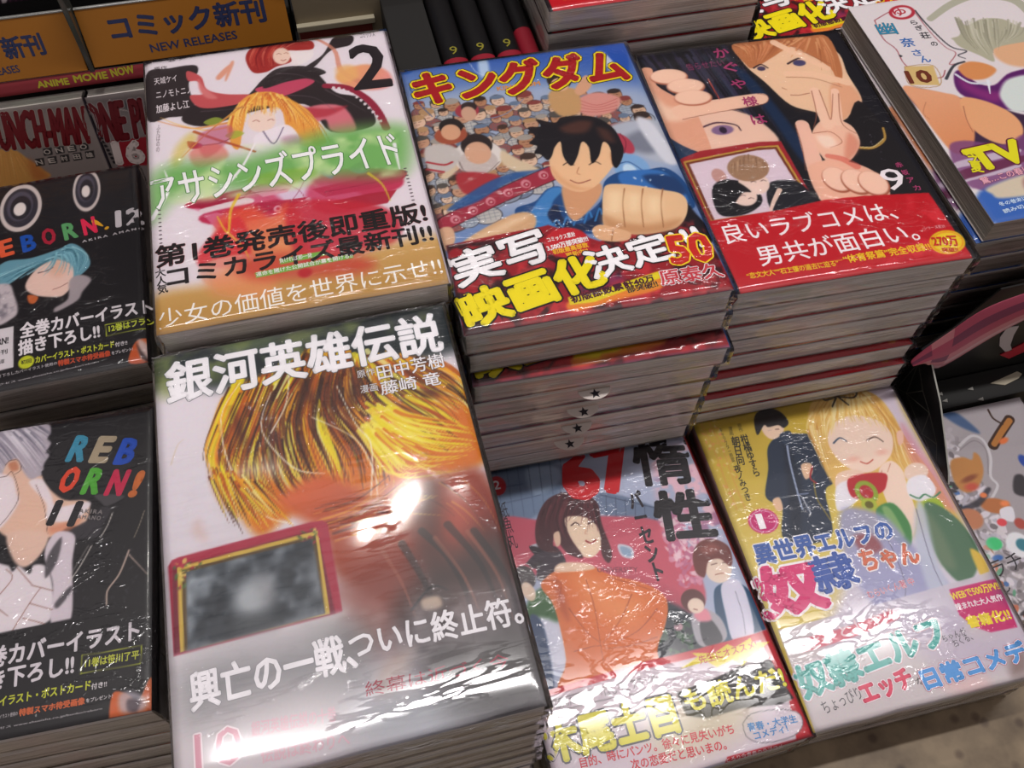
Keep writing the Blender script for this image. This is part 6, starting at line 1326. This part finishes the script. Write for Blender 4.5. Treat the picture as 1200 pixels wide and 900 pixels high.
ART['j']=dict(w=91,h=132,bg='a8a0a4',ops=[
('s',['d8d0d4','8c8488','c8c0cc','6c6468','b8b4c0','e4dce4'],500,3,[(35.7,143.7),(2,-28)]),
('s',['c86848','3c68a8','58a078','d8c8a0','302c30','e8e4ea','9c5430'],90,2.6,[(19.2,112.1),(2,-28)]),
('f','b0a8ac',5,[(35.1,133),(86.8,131.9),(77,103.9),(51.1,104.7),(45.4,118.2),(29.3,109.8)],0.8,True),
('f','305080',1.5,[(35.7,131),(44,130.9),(50.7,118.7),(51,113.4),(41.8,120.8)],0.8,True),
('k','3c2418',6.42,6.42,[(55.5,103.7),(64.2,110.3),(75.5,118.3)],1),
('k','b87838',3.54,3.86,[(56.6,104.3),(65.4,110.9),(75,117.5)],1),
('k','3c2418',1.31,1.31,[(69.2,116.2),(65.5,121.5),(65.7,127.7)],1),
('e','e87840',0.8,63.7,105.2,3.6,1.8,0.3,1),
('k','d8d4d8',1.91,1.6,[(35.1,108.4),(45.8,112.9),(51.3,108.1),(49.7,96.5),(43.1,84.8),(44,78),(35,70.4)],0.8),
('k','8c8488',0.8,0.8,[(33.5,105.4),(45.5,109.5),(49.4,101.7),(42.5,86.5)],0.8),
('f','c08448',1,[(23.7,99.2),(32.5,100.6),(37.4,97.7),(41.3,101.9),(43.3,98),(40.4,88.7),(32.7,80.6),(23.3,78),(19.4,85.4)],1,True),
('e','8c4c30',1,29.5,86.3,5.6,1.7,0.2,1),
('e','c84840',1.5,28.1,80.9,4.3,2.5,0,0.8),
('e','b87040',0.8,35.8,66.3,8.9,5,-0.3,1),
('e','f08850',1,42.1,66.4,2.8,1.9,0,1),
('f','28242c',1,[(12.3,69.4),(25.6,67.9),(38.2,76.1),(36.2,78.2),(26.6,72.4)],0.8,True),
('e','c07c58',1,16.9,62,7.6,6.8,0,1),
('e','e8804c',0.6,32.3,74.2,2.2,1.7,0,1),
('f','e4e0e8',0.5,[(37.3,63.5),(45.1,63.3),(41.7,54.7),(35.6,57.7)],1,True),
('e','e04850',0.5,34,55.7,3,2.4,0,1),
('e','40c878',0.8,22.6,44.6,4.8,4,0,1),
('e','3868b0',0.6,20.1,36.2,3.3,1.8,0,1),
('e','e8e8ec',0.8,36.5,40.6,7.5,7.9,0,1),
('e','387c8c',0.8,38.6,40.1,3.9,3.9,0,1),
('e','b04c40',0.8,44.3,52.5,3.4,3.5,0,1),
('f','1c181c',1,[(57.3,81.4),(63,80.1),(59.1,68),(51.4,71.4)],0.8,True),
('e','2848a0',0.8,68.6,89.6,2.9,4.3,0,1),
('f','e8e2e6',6,[(10.3,54.3),(16.5,37.8),(-9,-12.3),(1.2,26.8)],0.6,True),
],txt=[
('title_lettering','ラチ',13.3,25.3,33.9,27.8,9.5,'302c30',0.0,(),0,0,1.0,None),
('title_lettering','し',12.4,15.9,18,16.3,7.5,'302c30',0.0,(),0,0,1.0,None),
])
LOC = {'L1': [-256.51, 453.24, -506.36], 'L2': [-142.98, 453.24, -506.36], 'S1': [-253.0, 491.46, -361.88], 'S2': [-131.0, 491.72, -360.91], 'R1': [-260.0, 489.13, -370.57], 'V1': [-260.0, 512.0, -326.0]}

# ------------------------------------------------------------------ setting: floor, display table, dark rear rack
fl = link('floor', box_mesh('floor', -3, -3, -.05, 3, 3, 0, mat('6a6058', .6)), None); fl['kind'] = 'structure'
wb = link('wall_back', box_mesh('wall_back', -3, 1.6, 0, 3, 1.7, 3, mat('3a3436', .8)), None); wb['kind'] = 'structure'

def wood():
    m, N, L, b = nodes('speckled_table_board')
    t = N.new('ShaderNodeTexCoord'); n = N.new('ShaderNodeTexNoise'); n.inputs['Scale'].default_value = 55; n.inputs['Detail'].default_value = 5
    n2 = N.new('ShaderNodeTexVoronoi'); n2.inputs['Scale'].default_value = 75
    L.new(t.outputs['Object'], n.inputs['Vector']); L.new(t.outputs['Object'], n2.inputs['Vector'])
    r = N.new('ShaderNodeValToRGB'); r.color_ramp.elements[0].position = .3; r.color_ramp.elements[1].position = .68
    r.color_ramp.elements[0].color = (*lin('62523e'), 1); r.color_ramp.elements[1].color = (*lin('8c7a60'), 1); L.new(n.outputs['Fac'], r.inputs[0])
    r2 = N.new('ShaderNodeValToRGB'); r2.color_ramp.elements[0].position = .10; r2.color_ramp.elements[1].position = .26
    r2.color_ramp.elements[0].color = (*lin('704030'), 1); r2.color_ramp.elements[1].color = (1, 1, 1, 1); L.new(n2.outputs['Distance'], r2.inputs[0])
    mx = N.new('ShaderNodeMix'); mx.data_type = 'RGBA'; mx.blend_type = 'MULTIPLY'; mx.inputs[0].default_value = .55
    L.new(r.outputs[0], mx.inputs[6]); L.new(r2.outputs[0], mx.inputs[7]); L.new(mx.outputs[2], b.inputs['Base Color']); b.inputs['Roughness'].default_value = .5
    return m
WOOD = wood()
tb = thing('display_table', 'brown speckled board of the display table under all the stacks', 'table', (0, 0, 0))
link('table_top', box_mesh('table_top', -.7, -.12, TZ-.03, .85, .86, TZ, WOOD, .003), tb)
for (x, y) in ((-.65, -.07), (.8, -.07), (-.65, .81), (.8, .81)):
    link('leg', box_mesh('leg', x-.03, y-.03, 0, x+.03, y+.03, TZ-.03, mat('4a3c30', .6), .003), tb)

# ------------------------------------------------------------------ the books
PT = {}
def painted(key):
    if key not in PT:
        a = ART[key]; PT[key] = Paint(a['w'], a['h'], a['bg']).run(a['ops'])
    return PT[key]
CM = {}
def cover_for(key, T, amp, spine='c0b8b4', step=1):
    k = (key, round(T, 5), amp, step)
    if k not in CM: CM[k] = cover_mesh('cover', painted(key), T, amp, spine, 'c8c0bc', step)
    return CM[k]

def book(name, key, label, cat, loc, rz, T, group=None, film=None, letters=True, amp=.0004, seed=0, pages=None, spine='c0b8b4', only=None, sidefilm=None):
    a = ART[key]; w_, h_ = a['w']/1000, a['h']/1000
    t = thing(name, label, cat, loc, rz, group)
    link('page_block', page_mesh('page_block', w_, h_, T, seed, pages), t)
    c = link('cover', cover_for(key, T, amp, spine), t)
    if letters or only:
        for q in a['txt']:
            nm, s, x0, y0, x1, y1, H, col, bold, ol, sh, zo, sp, lb = q
            if only and s not in only: continue
            lettering(c, nm, s, x0, y0, x1, y1, H, col, T, w_, h_, amp, bold, ol, sh, zo, sp, lb)
    if film: 
        me = film_mesh('shrink_wrap', w_, h_, T, seed, film, amp)
        link('shrink_wrap', me, t)
    return t

LM = {}
def lower(src_name, key, label, cat, loc, rz, T, group, seed, letters_from=None, pages=None, spine='c0b8b4', filmed=True):
    """a further copy down a stack: its parts share mesh data with the first such copy"""
    k = (key, round(T, 5), seed % 3, id(pages), filmed)
    a = ART[key]; w_, h_ = a['w']/1000, a['h']/1000
    if k not in LM:
        LM[k] = (page_mesh('page_block', w_, h_, T, seed, pages), film_mesh('shrink_wrap', w_, h_, T, seed, FILM_SIDE, .0001) if filmed else None)
    t = thing(src_name, label, cat, loc, rz, group)
    link('page_block', LM[k][0], t); cv = link('cover', cover_for(key, T, .0001, spine, 4), t)
    if LM[k][1]: link('shrink_wrap', LM[k][1], t)
    if letters_from:
        for q in a['txt']:
            nm, s, x0, y0, x1, y1, H, col, bold, ol, sh, zo, sp, lb = q
            if s in letters_from: lettering(cv, nm, s, x0, y0, x1, y1, H, col, T, w_, h_, .0001, bold, ol, sh, zo, sp)
    return t

ORD = ['', 'second', 'third', 'fourth', 'fifth', 'sixth', 'seventh', 'eighth', 'ninth', 'tenth', 'eleventh', 'twelfth', 'thirteenth', 'fourteenth']
def stack(name, key, top_label, desc, bl, a, total, n, group, film, seed, seen, offs=None, Ttop=None, pages=None, spine='c0b8b4', only=(), low_key=None, top=True, ordinal_first=1):
    """n books from the top cover down to the table"""
    pitch = total/1000/n; gap = .0012; rs = random.Random(seed)
    z = bl[2]/1000 + CZ
    for i in range(n):
        dx, dy, dr = (offs[i] if offs and i < len(offs) else (rs.uniform(-.8, .8), rs.uniform(.3, .6), rs.uniform(-.003, .003))) if i else (0, 0, 0)
        base = z - (i+1)*pitch + (gap if i == 0 else gap*.6)
        base = TZ + .0004 if i == n-1 else base
        loc = ((bl[0]+dx)/1000, (bl[1]+dy)/1000, z - (i+1)*pitch + .0004)
        T = pitch-.0004 if i == 0 else pitch-gap-.0002
        if i == 0:
            book(name, key, top_label, 'comic book', loc, a, T, group, film, seed=seed, pages=pages, spine=spine)
        else:
            lab = '%s copy down in stack under %s' % (ORD[i], desc) if i < seen else 'copy out of sight low in stack under %s' % desc
            lower(name, key, lab, 'comic book', loc, a+dr, T, group, seed+i, only.get(i) if only else None, pages, spine, filmed=i < seen+1)

stack('comic_book', 'a', 'white shrink wrapped comic with green haloed title and large 2, upper left', 'the white volume 2 comic',
      [-90.0, 251.3, -318.7], .001, 191.3, 13, 'volume 2 comics in the white and gold cover', FILM, 11, 3, spine='d8ccd4')
stack('comic_book', 'b', 'wrapped comic with red and yellow title over a blue crowd scene, number 50', 'the crowd scene comic number 50',
      [39.7, 229.2, -329.7], -.017, 180.3, 11, 'number 50 comics with the red band', FILM, 23, 11,
      offs=[0, (1.5, .3, .0), (2.0, -6.5, -.028), (-.5, -6.4, -.012), (-2.2, -6.0, -.012), (-2.2, -6.4, -.012), (-2.0, -6.2, -.010), (-1.8, -4.4, -.012), (-1.0, 4.2, -.0), (-.5, 5, 0), (0, 5, 0)], spine='3c5c98', only={2: ('映画化',), 8: ('映画化',)})
stack('comic_book', 'c', 'wrapped comic of dark haired and blond figures with red paper band, number 9', 'the red banded comic number 9',
      [176.4, 236.2, -347.3], -.0391, 162.7, 11, 'number 9 comics with the red band', FILM, 31, 9,
      offs=[0, (-.6, 1.0, .006), (-1.4, .4, .01), (-.8, 1.6, .005), (-2.2, 1.2, .012), (-3, -3.4, .020), (-3.2, -7.0, .022), (-2.6, -7, .02), (-2.4, 2, .02), (-2, 2, .02), (-1, 2, .02)], spine='18161c')
stack('comic_book', 'd', 'large wrapped comic with blazing gold hair and white brush title, lower left', 'the gold haired comic',
      [-92.9, 65.4, -329.0], .009, 181.0, 12, 'gold haired comics at the front', FILM_TIGHT, 47, 6, spine='4a4440')
stack('comic_book', 'f', 'wrapped comic with brown haired person in orange hooded top, pink building', 'the orange hooded person',
      [44.5, 45.1, -463.6], .034, 46.4, 3, 'orange hooded top comics', FILM, 53, 3, spine='c03040')
stack('comic_book', 'g', 'yellow wrapped comic with blonde girl and navy coated boy, pink number 1', 'the yellow comic number 1',
      [173.5, 50.6, -463.1], -.007, 46.9, 3, 'yellow number 1 comics', FILM, 61, 3, spine='d8c8d0')
stack('comic_book', 'e', 'white comic with grey haired figure, purple sleeve and number 10, upper right', 'the white comic number 10',
      [322.6, 248.1, -344.6], -.013, 165.4, 11, 'number 10 comics at the right', None, 71, 6, offs=[0, (-2.2, .4, .002), (-2, 1, .0), (-2.4, 1, .0), (-2, 1, .0), (-2, 2, 0), (-2, 2, 0), (-2, 2, 0), (-2, 2, 0), (-2, 2, 0), (-2, 2, 0)],
      pages=pages_mat('page_edges_warm', '857a70', 'b0a297'), spine='d8ccd0')
stack('comic_book', 'h', 'black comic with white ring pair and number 12, behind the number 11 comic', 'the black comic with white rings',
      [-222.1, 295.1, -397.9], .021, 112.1, 6, 'black number 12 comics', FILM, 83, 4, spine='1c181c', pages=PAGES)
stack('comic_book', 'i', 'black comic with white tousled hair and number 11, lower left edge', 'the black comic with white hair',
      [-222.8, 118.3, -388.6], -.035, 121.4, 6, 'black number 11 comics', FILM, 97, 4, spine='1a171b')
# rear stacks
stack('comic_book', 'c', 'topmost red banded comic of the tall stack at the top centre', 'the red banded comic at top centre',
      [129.5, 422, -313], .0, 197, 14, 'number 9 comics in the rear stack', FILM, 101, 4, spine='18161c')
stack('comic_book', 'b', 'number 50 comic with yellow lettering lying behind the number 9 comic', 'the yellow lettered comic behind number 9',
      [267, 440, -372], .0, 138, 9, 'number 50 comics in the rear stack', FILM, 113, 1, spine='3c5c98')

# return slips peeping from the pages of the number 50 stack: half round, printed with a star
def slip(loc, rz, label):
    V = [(-.0085, 0, 0), (.0085, 0, 0)]; n = 12
    V = [(.0085*math.cos(math.pi + math.pi*i/n), .0062*math.sin(math.pi + math.pi*i/n), 0) for i in range(n+1)]
    b = len(V); V2 = V + [(x, y, .00025) for x, y, _ in V]
    Fc = [tuple(range(b-1, -1, -1)), tuple(range(b, 2*b))] + [(i, (i+1) % b, b+(i+1) % b, b+i) for i in range(b)]
    o = link('return_slip', mesh('return_slip', V2, Fc, mat('d8cec6', .7)), None, loc, rz)
    tag(o, label, 'paper slip', 'return slips in the number 50 stack')
    S = [];
    for i in range(10):
        r = .0030 if i % 2 == 0 else .0013; S.append((r*math.sin(i*math.pi/5), -.0028+r*math.cos(i*math.pi/5), .00031))
    S.append((0, -.0028, .00031))
    link('star_print', mesh('star_print', S, [(10, (i+1) % 10, i) for i in range(10)], mat('28242c', .7)), o)
pb = .1803/11
for i, (k, x) in enumerate(((3, .1030), (4, .0985), (5, .0965), (6, .0935))):
    slip((x, .2205, (-.3297 + CZ) - (k+1)*pb + .011), -.03, 'half round paper slip with black star, %s one in the number 50 stack' % ['topmost', 'second', 'third', 'lowest'][i])

# ------------------------------------------------------------------ standing comics, signs and the rack behind
T75 = math.radians(75)
def upright(name, key, label, cat, bl, thick, group=None, parts=None, pg=True):
    a = ART[key]; w_, h_ = a['w']/1000, a['h']/1000
    t = thing(name, label, cat, W(bl), 0, group); t.rotation_euler = (T75, 0, 0)
    return t, a, w_, h_
for key, bl, lab in (('p1', LOC['L1'], 'standing comic with torn red lettering and orange shape, left edge'), ('p2', LOC['L2'], 'standing comic with red box number 16, beside the white volume 2 comic')):
    t, a, w_, h_ = upright('comic_book', key, lab, 'comic book', bl, .012, 'red lettered comics standing at the rear left')
    T = .0004
    link('page_block', page_mesh('page_block', w_, h_, .0116, 3, None), t).location = (0, 0, -.012)
    c = link('cover', cover_mesh('cover', painted(key), .0120, 0, '302830'), t); c.location = (0, 0, -.0120)
    for q in a['txt']:
        nm, s, x0, y0, x1, y1, H, col, bold, ol, sh, zo, sp, lb = q
        lettering(c, nm, s, x0, y0, x1, y1, H, col, .0120, w_, h_, 0, bold, ol, sh, zo, sp)
for key, bl, lab in (('s1', LOC['S1'], 'orange sign plate cut by the left edge of the photo'), ('s2', LOC['S2'], 'orange sign plate above the white volume 2 comic')):
    t, a, w_, h_ = upright('sign_plate', key, lab, 'sign', bl, .001, 'orange new releases signs')
    p_ = link('plate', box_mesh('plate', 0, 0, -.0016, w_, h_, 0, mat('a86c24', .45, .3), .0003, 1), t)
    link('holder_lip', box_mesh('holder_lip', 0, h_, -.0020, w_, h_+.0010, .0004, mat('8c8c88', .2), .0002, 1), t)
    for q in a['txt']:
        nm, s, x0, y0, x1, y1, H, col, bold, ol, sh, zo, sp, lb = q
        lettering(p_, nm, s, x0, y0, x1, y1, H, col, 0, 1, 1, 0, bold, ol, sh, zo, sp)
for key, bl, nm_, lab, cat in (('r1', LOC['R1'], 'header_strip', 'dull red strip with yellow lettering below the orange signs', 'strip'), ('v1', LOC['V1'], 'poster', 'dark purple printed card above the orange signs', 'poster')):
    t, a, w_, h_ = upright(nm_, key, lab, cat, bl, .001)
    P_ = painted(key)
    c = link('printed_card', cover_mesh('printed_card', P_, .0014, 0, '3a2830'), t); c.location = (0, 0, -.0016)
    for q in a['txt']:
        nm, s, x0, y0, x1, y1, H, col, bold, ol, sh, zo, sp, lb = q
        lettering(c, nm, s, x0, y0, x1, y1, H, col, .0014, 1, 1, 0, bold, ol, sh, zo, sp)

rk = thing('display_rack', 'dark metal rack standing behind the stacks at the rear', 'rack', (0, .0, TZ))
DK = mat('1c1a1c', .6)
link('back_panel', box_mesh('back_panel', -.40, .560, .001, .040, .570, .36, DK, .001), rk)
link('upper_rail', box_mesh('upper_rail', -.40, .530, .112, -.012, .558, .142, mat('2c2a28', .5), .001), rk)
link('shelf_block', box_mesh('shelf_block', -.011, .4975, .0005, .040, .5595, .1385, DK, .001), rk)
link('clear_divider', box_mesh('clear_divider', -.1345, .4915, .138, -.1315, .505, .20, mat('4a4a44', .15, .6), .0005), rk)

bx = thing('storage_box', 'cream cardboard box with a brown red band, beside the orange sign', 'box', (-.009, .497, TZ + .1388))
link('carton', box_mesh('carton', 0, 0, 0, .082, .036, .060, mat('988c74', .7), .0015), bx)
link('front_lip', box_mesh('front_lip', .0, -.004, .014, .048, 0, .018, mat('a8a088', .7), .0006), bx)
link('red_band', box_mesh('red_band', .001, -.0012, .0005, .046, -.0002, .0135, mat('80342c', .6)), bx)
link('blue_label', box_mesh('blue_label', .052, -.0012, .036, .076, -.0002, .056, mat('2c5c9c', .5)), bx)

# black comics lying spine up, a gold 9 and a red band at the foot of each spine
def spine_mesh(nm, x0, x1, y0, y1, zt, R, m, drop=.004):
    V, Fc = [], []; n = 8
    for y in (y0, y1):
        for i in range(n+1):
            a = math.pi*i/n; V.append(((x0+x1)/2 - (x1-x0)/2*math.cos(a), y, zt - drop + drop*math.sin(a)))
    for i in range(n): Fc.append((i, n+1+i, n+2+i, i+1))
    return mesh(nm, V, Fc, m, None, True)
BLK = mat('0e0c0e', .45, .4); RED = mat('90182a', .5)
def spine_book(x, wd, y0, h, label, red0, zt):
    t = thing('comic_book', label, 'comic book', (x, y0, TZ + .0004), 0, 'black comics lying spine up at the rear')
    link('cover', box_mesh('cover', -wd/2, 0, 0, wd/2, .182, h-.004, BLK, .0006, 1), t)
    link('spine', spine_mesh('spine', -wd/2, wd/2, 0, .182, h, 0, BLK), t)
    link('paper_band', spine_mesh('paper_band', -wd/2-.0002, wd/2+.0002, .0, red0, h+.0002, 0, RED), t)
    return t
lab4 = ['black comic lying spine up, leftmost of the spines with a gold 9', 'black comic lying spine up, middle of the spines with a gold 9', 'black comic lying spine up, rightmost of the spines with a gold 9', 'black comic with long red band lying spine up beside the tall rear stack']
for i, x in enumerate((.0775, .0935, .1095)):
    zt = .168
    t = spine_book(x, .0145, .418, zt, lab4[i], .0125, zt)
    lettering(t, 'volume_number', '9', -2.2, 15.5, 2.2, 15.5, 7, '8c8430', zt, 1, 1, 0, .0, (), 0, .0002)
t = spine_book(.1225, .0105, .418, .166, lab4[3], .034, .166)
db = thing('storage_box', 'dark grey box beside the black spines behind the number 50 comic', 'box', (.0435, .415, TZ + .0004))
link('carton', box_mesh('carton', 0, 0, 0, .0255, .19, .166, mat('1c1a18', .7), .001), db)

# ------------------------------------------------------------------ glittering comic and pop-up display at the right
t = book('comic_book', 'j', 'small comic with glittering collage cover beside the yellow number 1 comic', 'comic book', (.307, .082, TZ+.0004), 0, .0192, None, None, seed=5, amp=.0002)
pop = thing('promotional_stand', 'black folding card stand with geometric lines behind the glittering comic', 'display stand', (0, 0, TZ))
def prism_yz(nm, pts, x0, x1, m, par):
    n = len(pts); V = [(x0, y, z) for y, z in pts] + [(x1, y, z) for y, z in pts]
    Fc = [tuple(range(n)), tuple(range(2*n-1, n-1, -1))] + [(i, n+i, n+(i+1) % n, (i+1) % n) for i in range(n)]
    return link(nm, mesh(nm, V, Fc, m), par)
fl_pts = [(.2380, .0215), (.2380, .068), (.226, .070), (.205, .0585), (.185, .043), (.172, .0325), (.1665, .0265), (.1665, .0225), (.170, .0208)]
prism_yz('side_flap', fl_pts, .3175, .3181, mat('151515', .3, .5), pop)
def tri_lines():
    V, Fc = [], []; rs = random.Random(4)
    nodes_ = [(.232, .060), (.218, .050), (.226, .034), (.205, .045), (.200, .028), (.188, .036), (.180, .026), (.234, .028)]
    ed = [(0, 1), (1, 2), (0, 2), (1, 3), (2, 3), (3, 4), (2, 4), (3, 5), (4, 5), (5, 6), (4, 6), (2, 7), (0, 7)]
    for a, b in ed:
        (y0, z0), (y1, z1) = nodes_[a], nodes_[b]; L = math.hypot(y1-y0, z1-z0); ny, nz = -(z1-z0)/L*.00018, (y1-y0)/L*.00018; k = len(V)
        V += [(.31745, y0+ny, z0+nz), (.31745, y0-ny, z0-nz), (.31745, y1-ny, z1-nz), (.31745, y1+ny, z1+nz)]; Fc.append((k, k+1, k+2, k+3))
    return mesh('line_print', V, Fc, mat('6c6a60', .4))
link('line_print', tri_lines(), pop)
edge = [(y, z) for y, z in fl_pts[2:8]]
V, Fc = [], []
for (y, z) in edge:
    for dx in (-.0002, .0008):
        V.append((.3178+dx, y-.0002, z+.0003)); V.append((.3178+dx, y-.0010, z-.0001))
for i in range(len(edge)-1):
    a = i*4; Fc += [(a, a+4, a+5, a+1), (a+2, a+3, a+7, a+6), (a, a+2, a+6, a+4), (a+1, a+5, a+7, a+3)]
link('card_edge', mesh('card_edge', V, Fc, mat('a8a8a0', .5)), pop)
prism = lambda nm, pts, y0, y1, m, par: link(nm, mesh(nm, [(x, y0+(z-.05)*.0, z) for x, z in pts]+[(x, y1, z) for x, z in pts],
    [tuple(range(len(pts)-1, -1, -1)), tuple(range(len(pts), 2*len(pts)))]+[(i, (i+1) % len(pts), len(pts)+(i+1) % len(pts), len(pts)+i) for i in range(len(pts))], m), par)
prism('back_card', [(.3181, 0.0002), (.52, .0002), (.52, .125), (.345, .118), (.330, .085), (.3181, .069)], .2365, .2375, mat('141412', .35, .5), pop)
# curved printed header: a bowed card rising to the right
top = [(.301, .0755), (.309, .091), (.318, .103), (.326, .1195), (.348, .127), (.385, .134), (.43, .138)]
bot = [(.303, .0745), (.317, .0685), (.3275, .053), (.341, .071), (.363, .099), (.395, .110), (.44, .118)]
V, Fc, C4 = [], [], []; K = 6
for i in range(len(top)):
    for j in range(K+1):
        s = j/K; x = top[i][0]*(1-s)+bot[i][0]*s; z = top[i][1]*(1-s)+bot[i][1]*s; V.append((x, .2262-.004*math.sin(math.pi*s), z))
for i in range(len(top)-1):
    for j in range(K): a = i*(K+1)+j; Fc.append((a, a+1, a+K+2, a+K+1))
me = mesh('header_card', V, Fc, [mat('a8445c', .4), mat('c07880', .4), mat('74304c', .4), mat('d0a0a4', .4)], [(0, 2, 0, 1, 3, 1)[(f_ % K)] if (f_//K) % 3 != 1 else (1, 0, 0, 2, 1, 3)[f_ % K] for f_ in range(len(Fc))], True)
o = link('header_card', me, pop); sm = o.modifiers.new('thickness', 'SOLIDIFY'); sm.thickness = .0006; sd = o.modifiers.new('s', 'SUBSURF'); sd.levels = 2; sd.render_levels = 2
def chip(nm, pts, y, m): prism(nm, pts, y-.0005, y, m, pop)
link('base_card', box_mesh('base_card', .3183, .2160, .0004, .52, .2360, .022, mat('141412', .5), .0004), pop)
chip('white_emblem', [(0.372, 0.0739), (0.3805, 0.073), (0.3823, 0.0635), (0.3867, 0.051), (0.392, 0.0436), (0.3873, 0.0432), (0.378, 0.0529), (0.3728, 0.0638)], .2363, mat('b8aeac', .5))
chip('red_stripe', [(0.3854, 0.04), (0.3971, 0.0495), (0.4056, 0.0506), (0.4123, 0.0389), (0.4037, 0.0378), (0.3955, 0.0327)], .2363, mat('b02434', .5))
def flat_chip(nm, pts, m):
    n = len(pts); V = [(x, y, .0221) for x, y in pts] + [(x, y, .0226) for x, y in pts]
    link(nm, mesh(nm, V, [tuple(range(n-1, -1, -1)), tuple(range(n, 2*n))]+[(i, (i+1) % n, n+(i+1) % n, n+i) for i in range(n)], m), pop)
flat_chip('cream_tag', [(0.3823, 0.2262), (0.404, 0.2306), (0.4062, 0.2281), (0.4023, 0.2256), (0.3908, 0.2229)], mat('a8a08c', .6))
for P_ in [[(0.344, 0.2264), (0.3482, 0.2274), (0.3475, 0.2249)], [(0.3448, 0.221), (0.3489, 0.222), (0.3482, 0.2196)], [(0.3653, 0.2254), (0.3695, 0.2265), (0.3688, 0.224)], [(0.3679, 0.217), (0.3721, 0.2179), (0.3713, 0.2155)]]:
    flat_chip('white_fleck', P_, mat('8c8a84', .5))
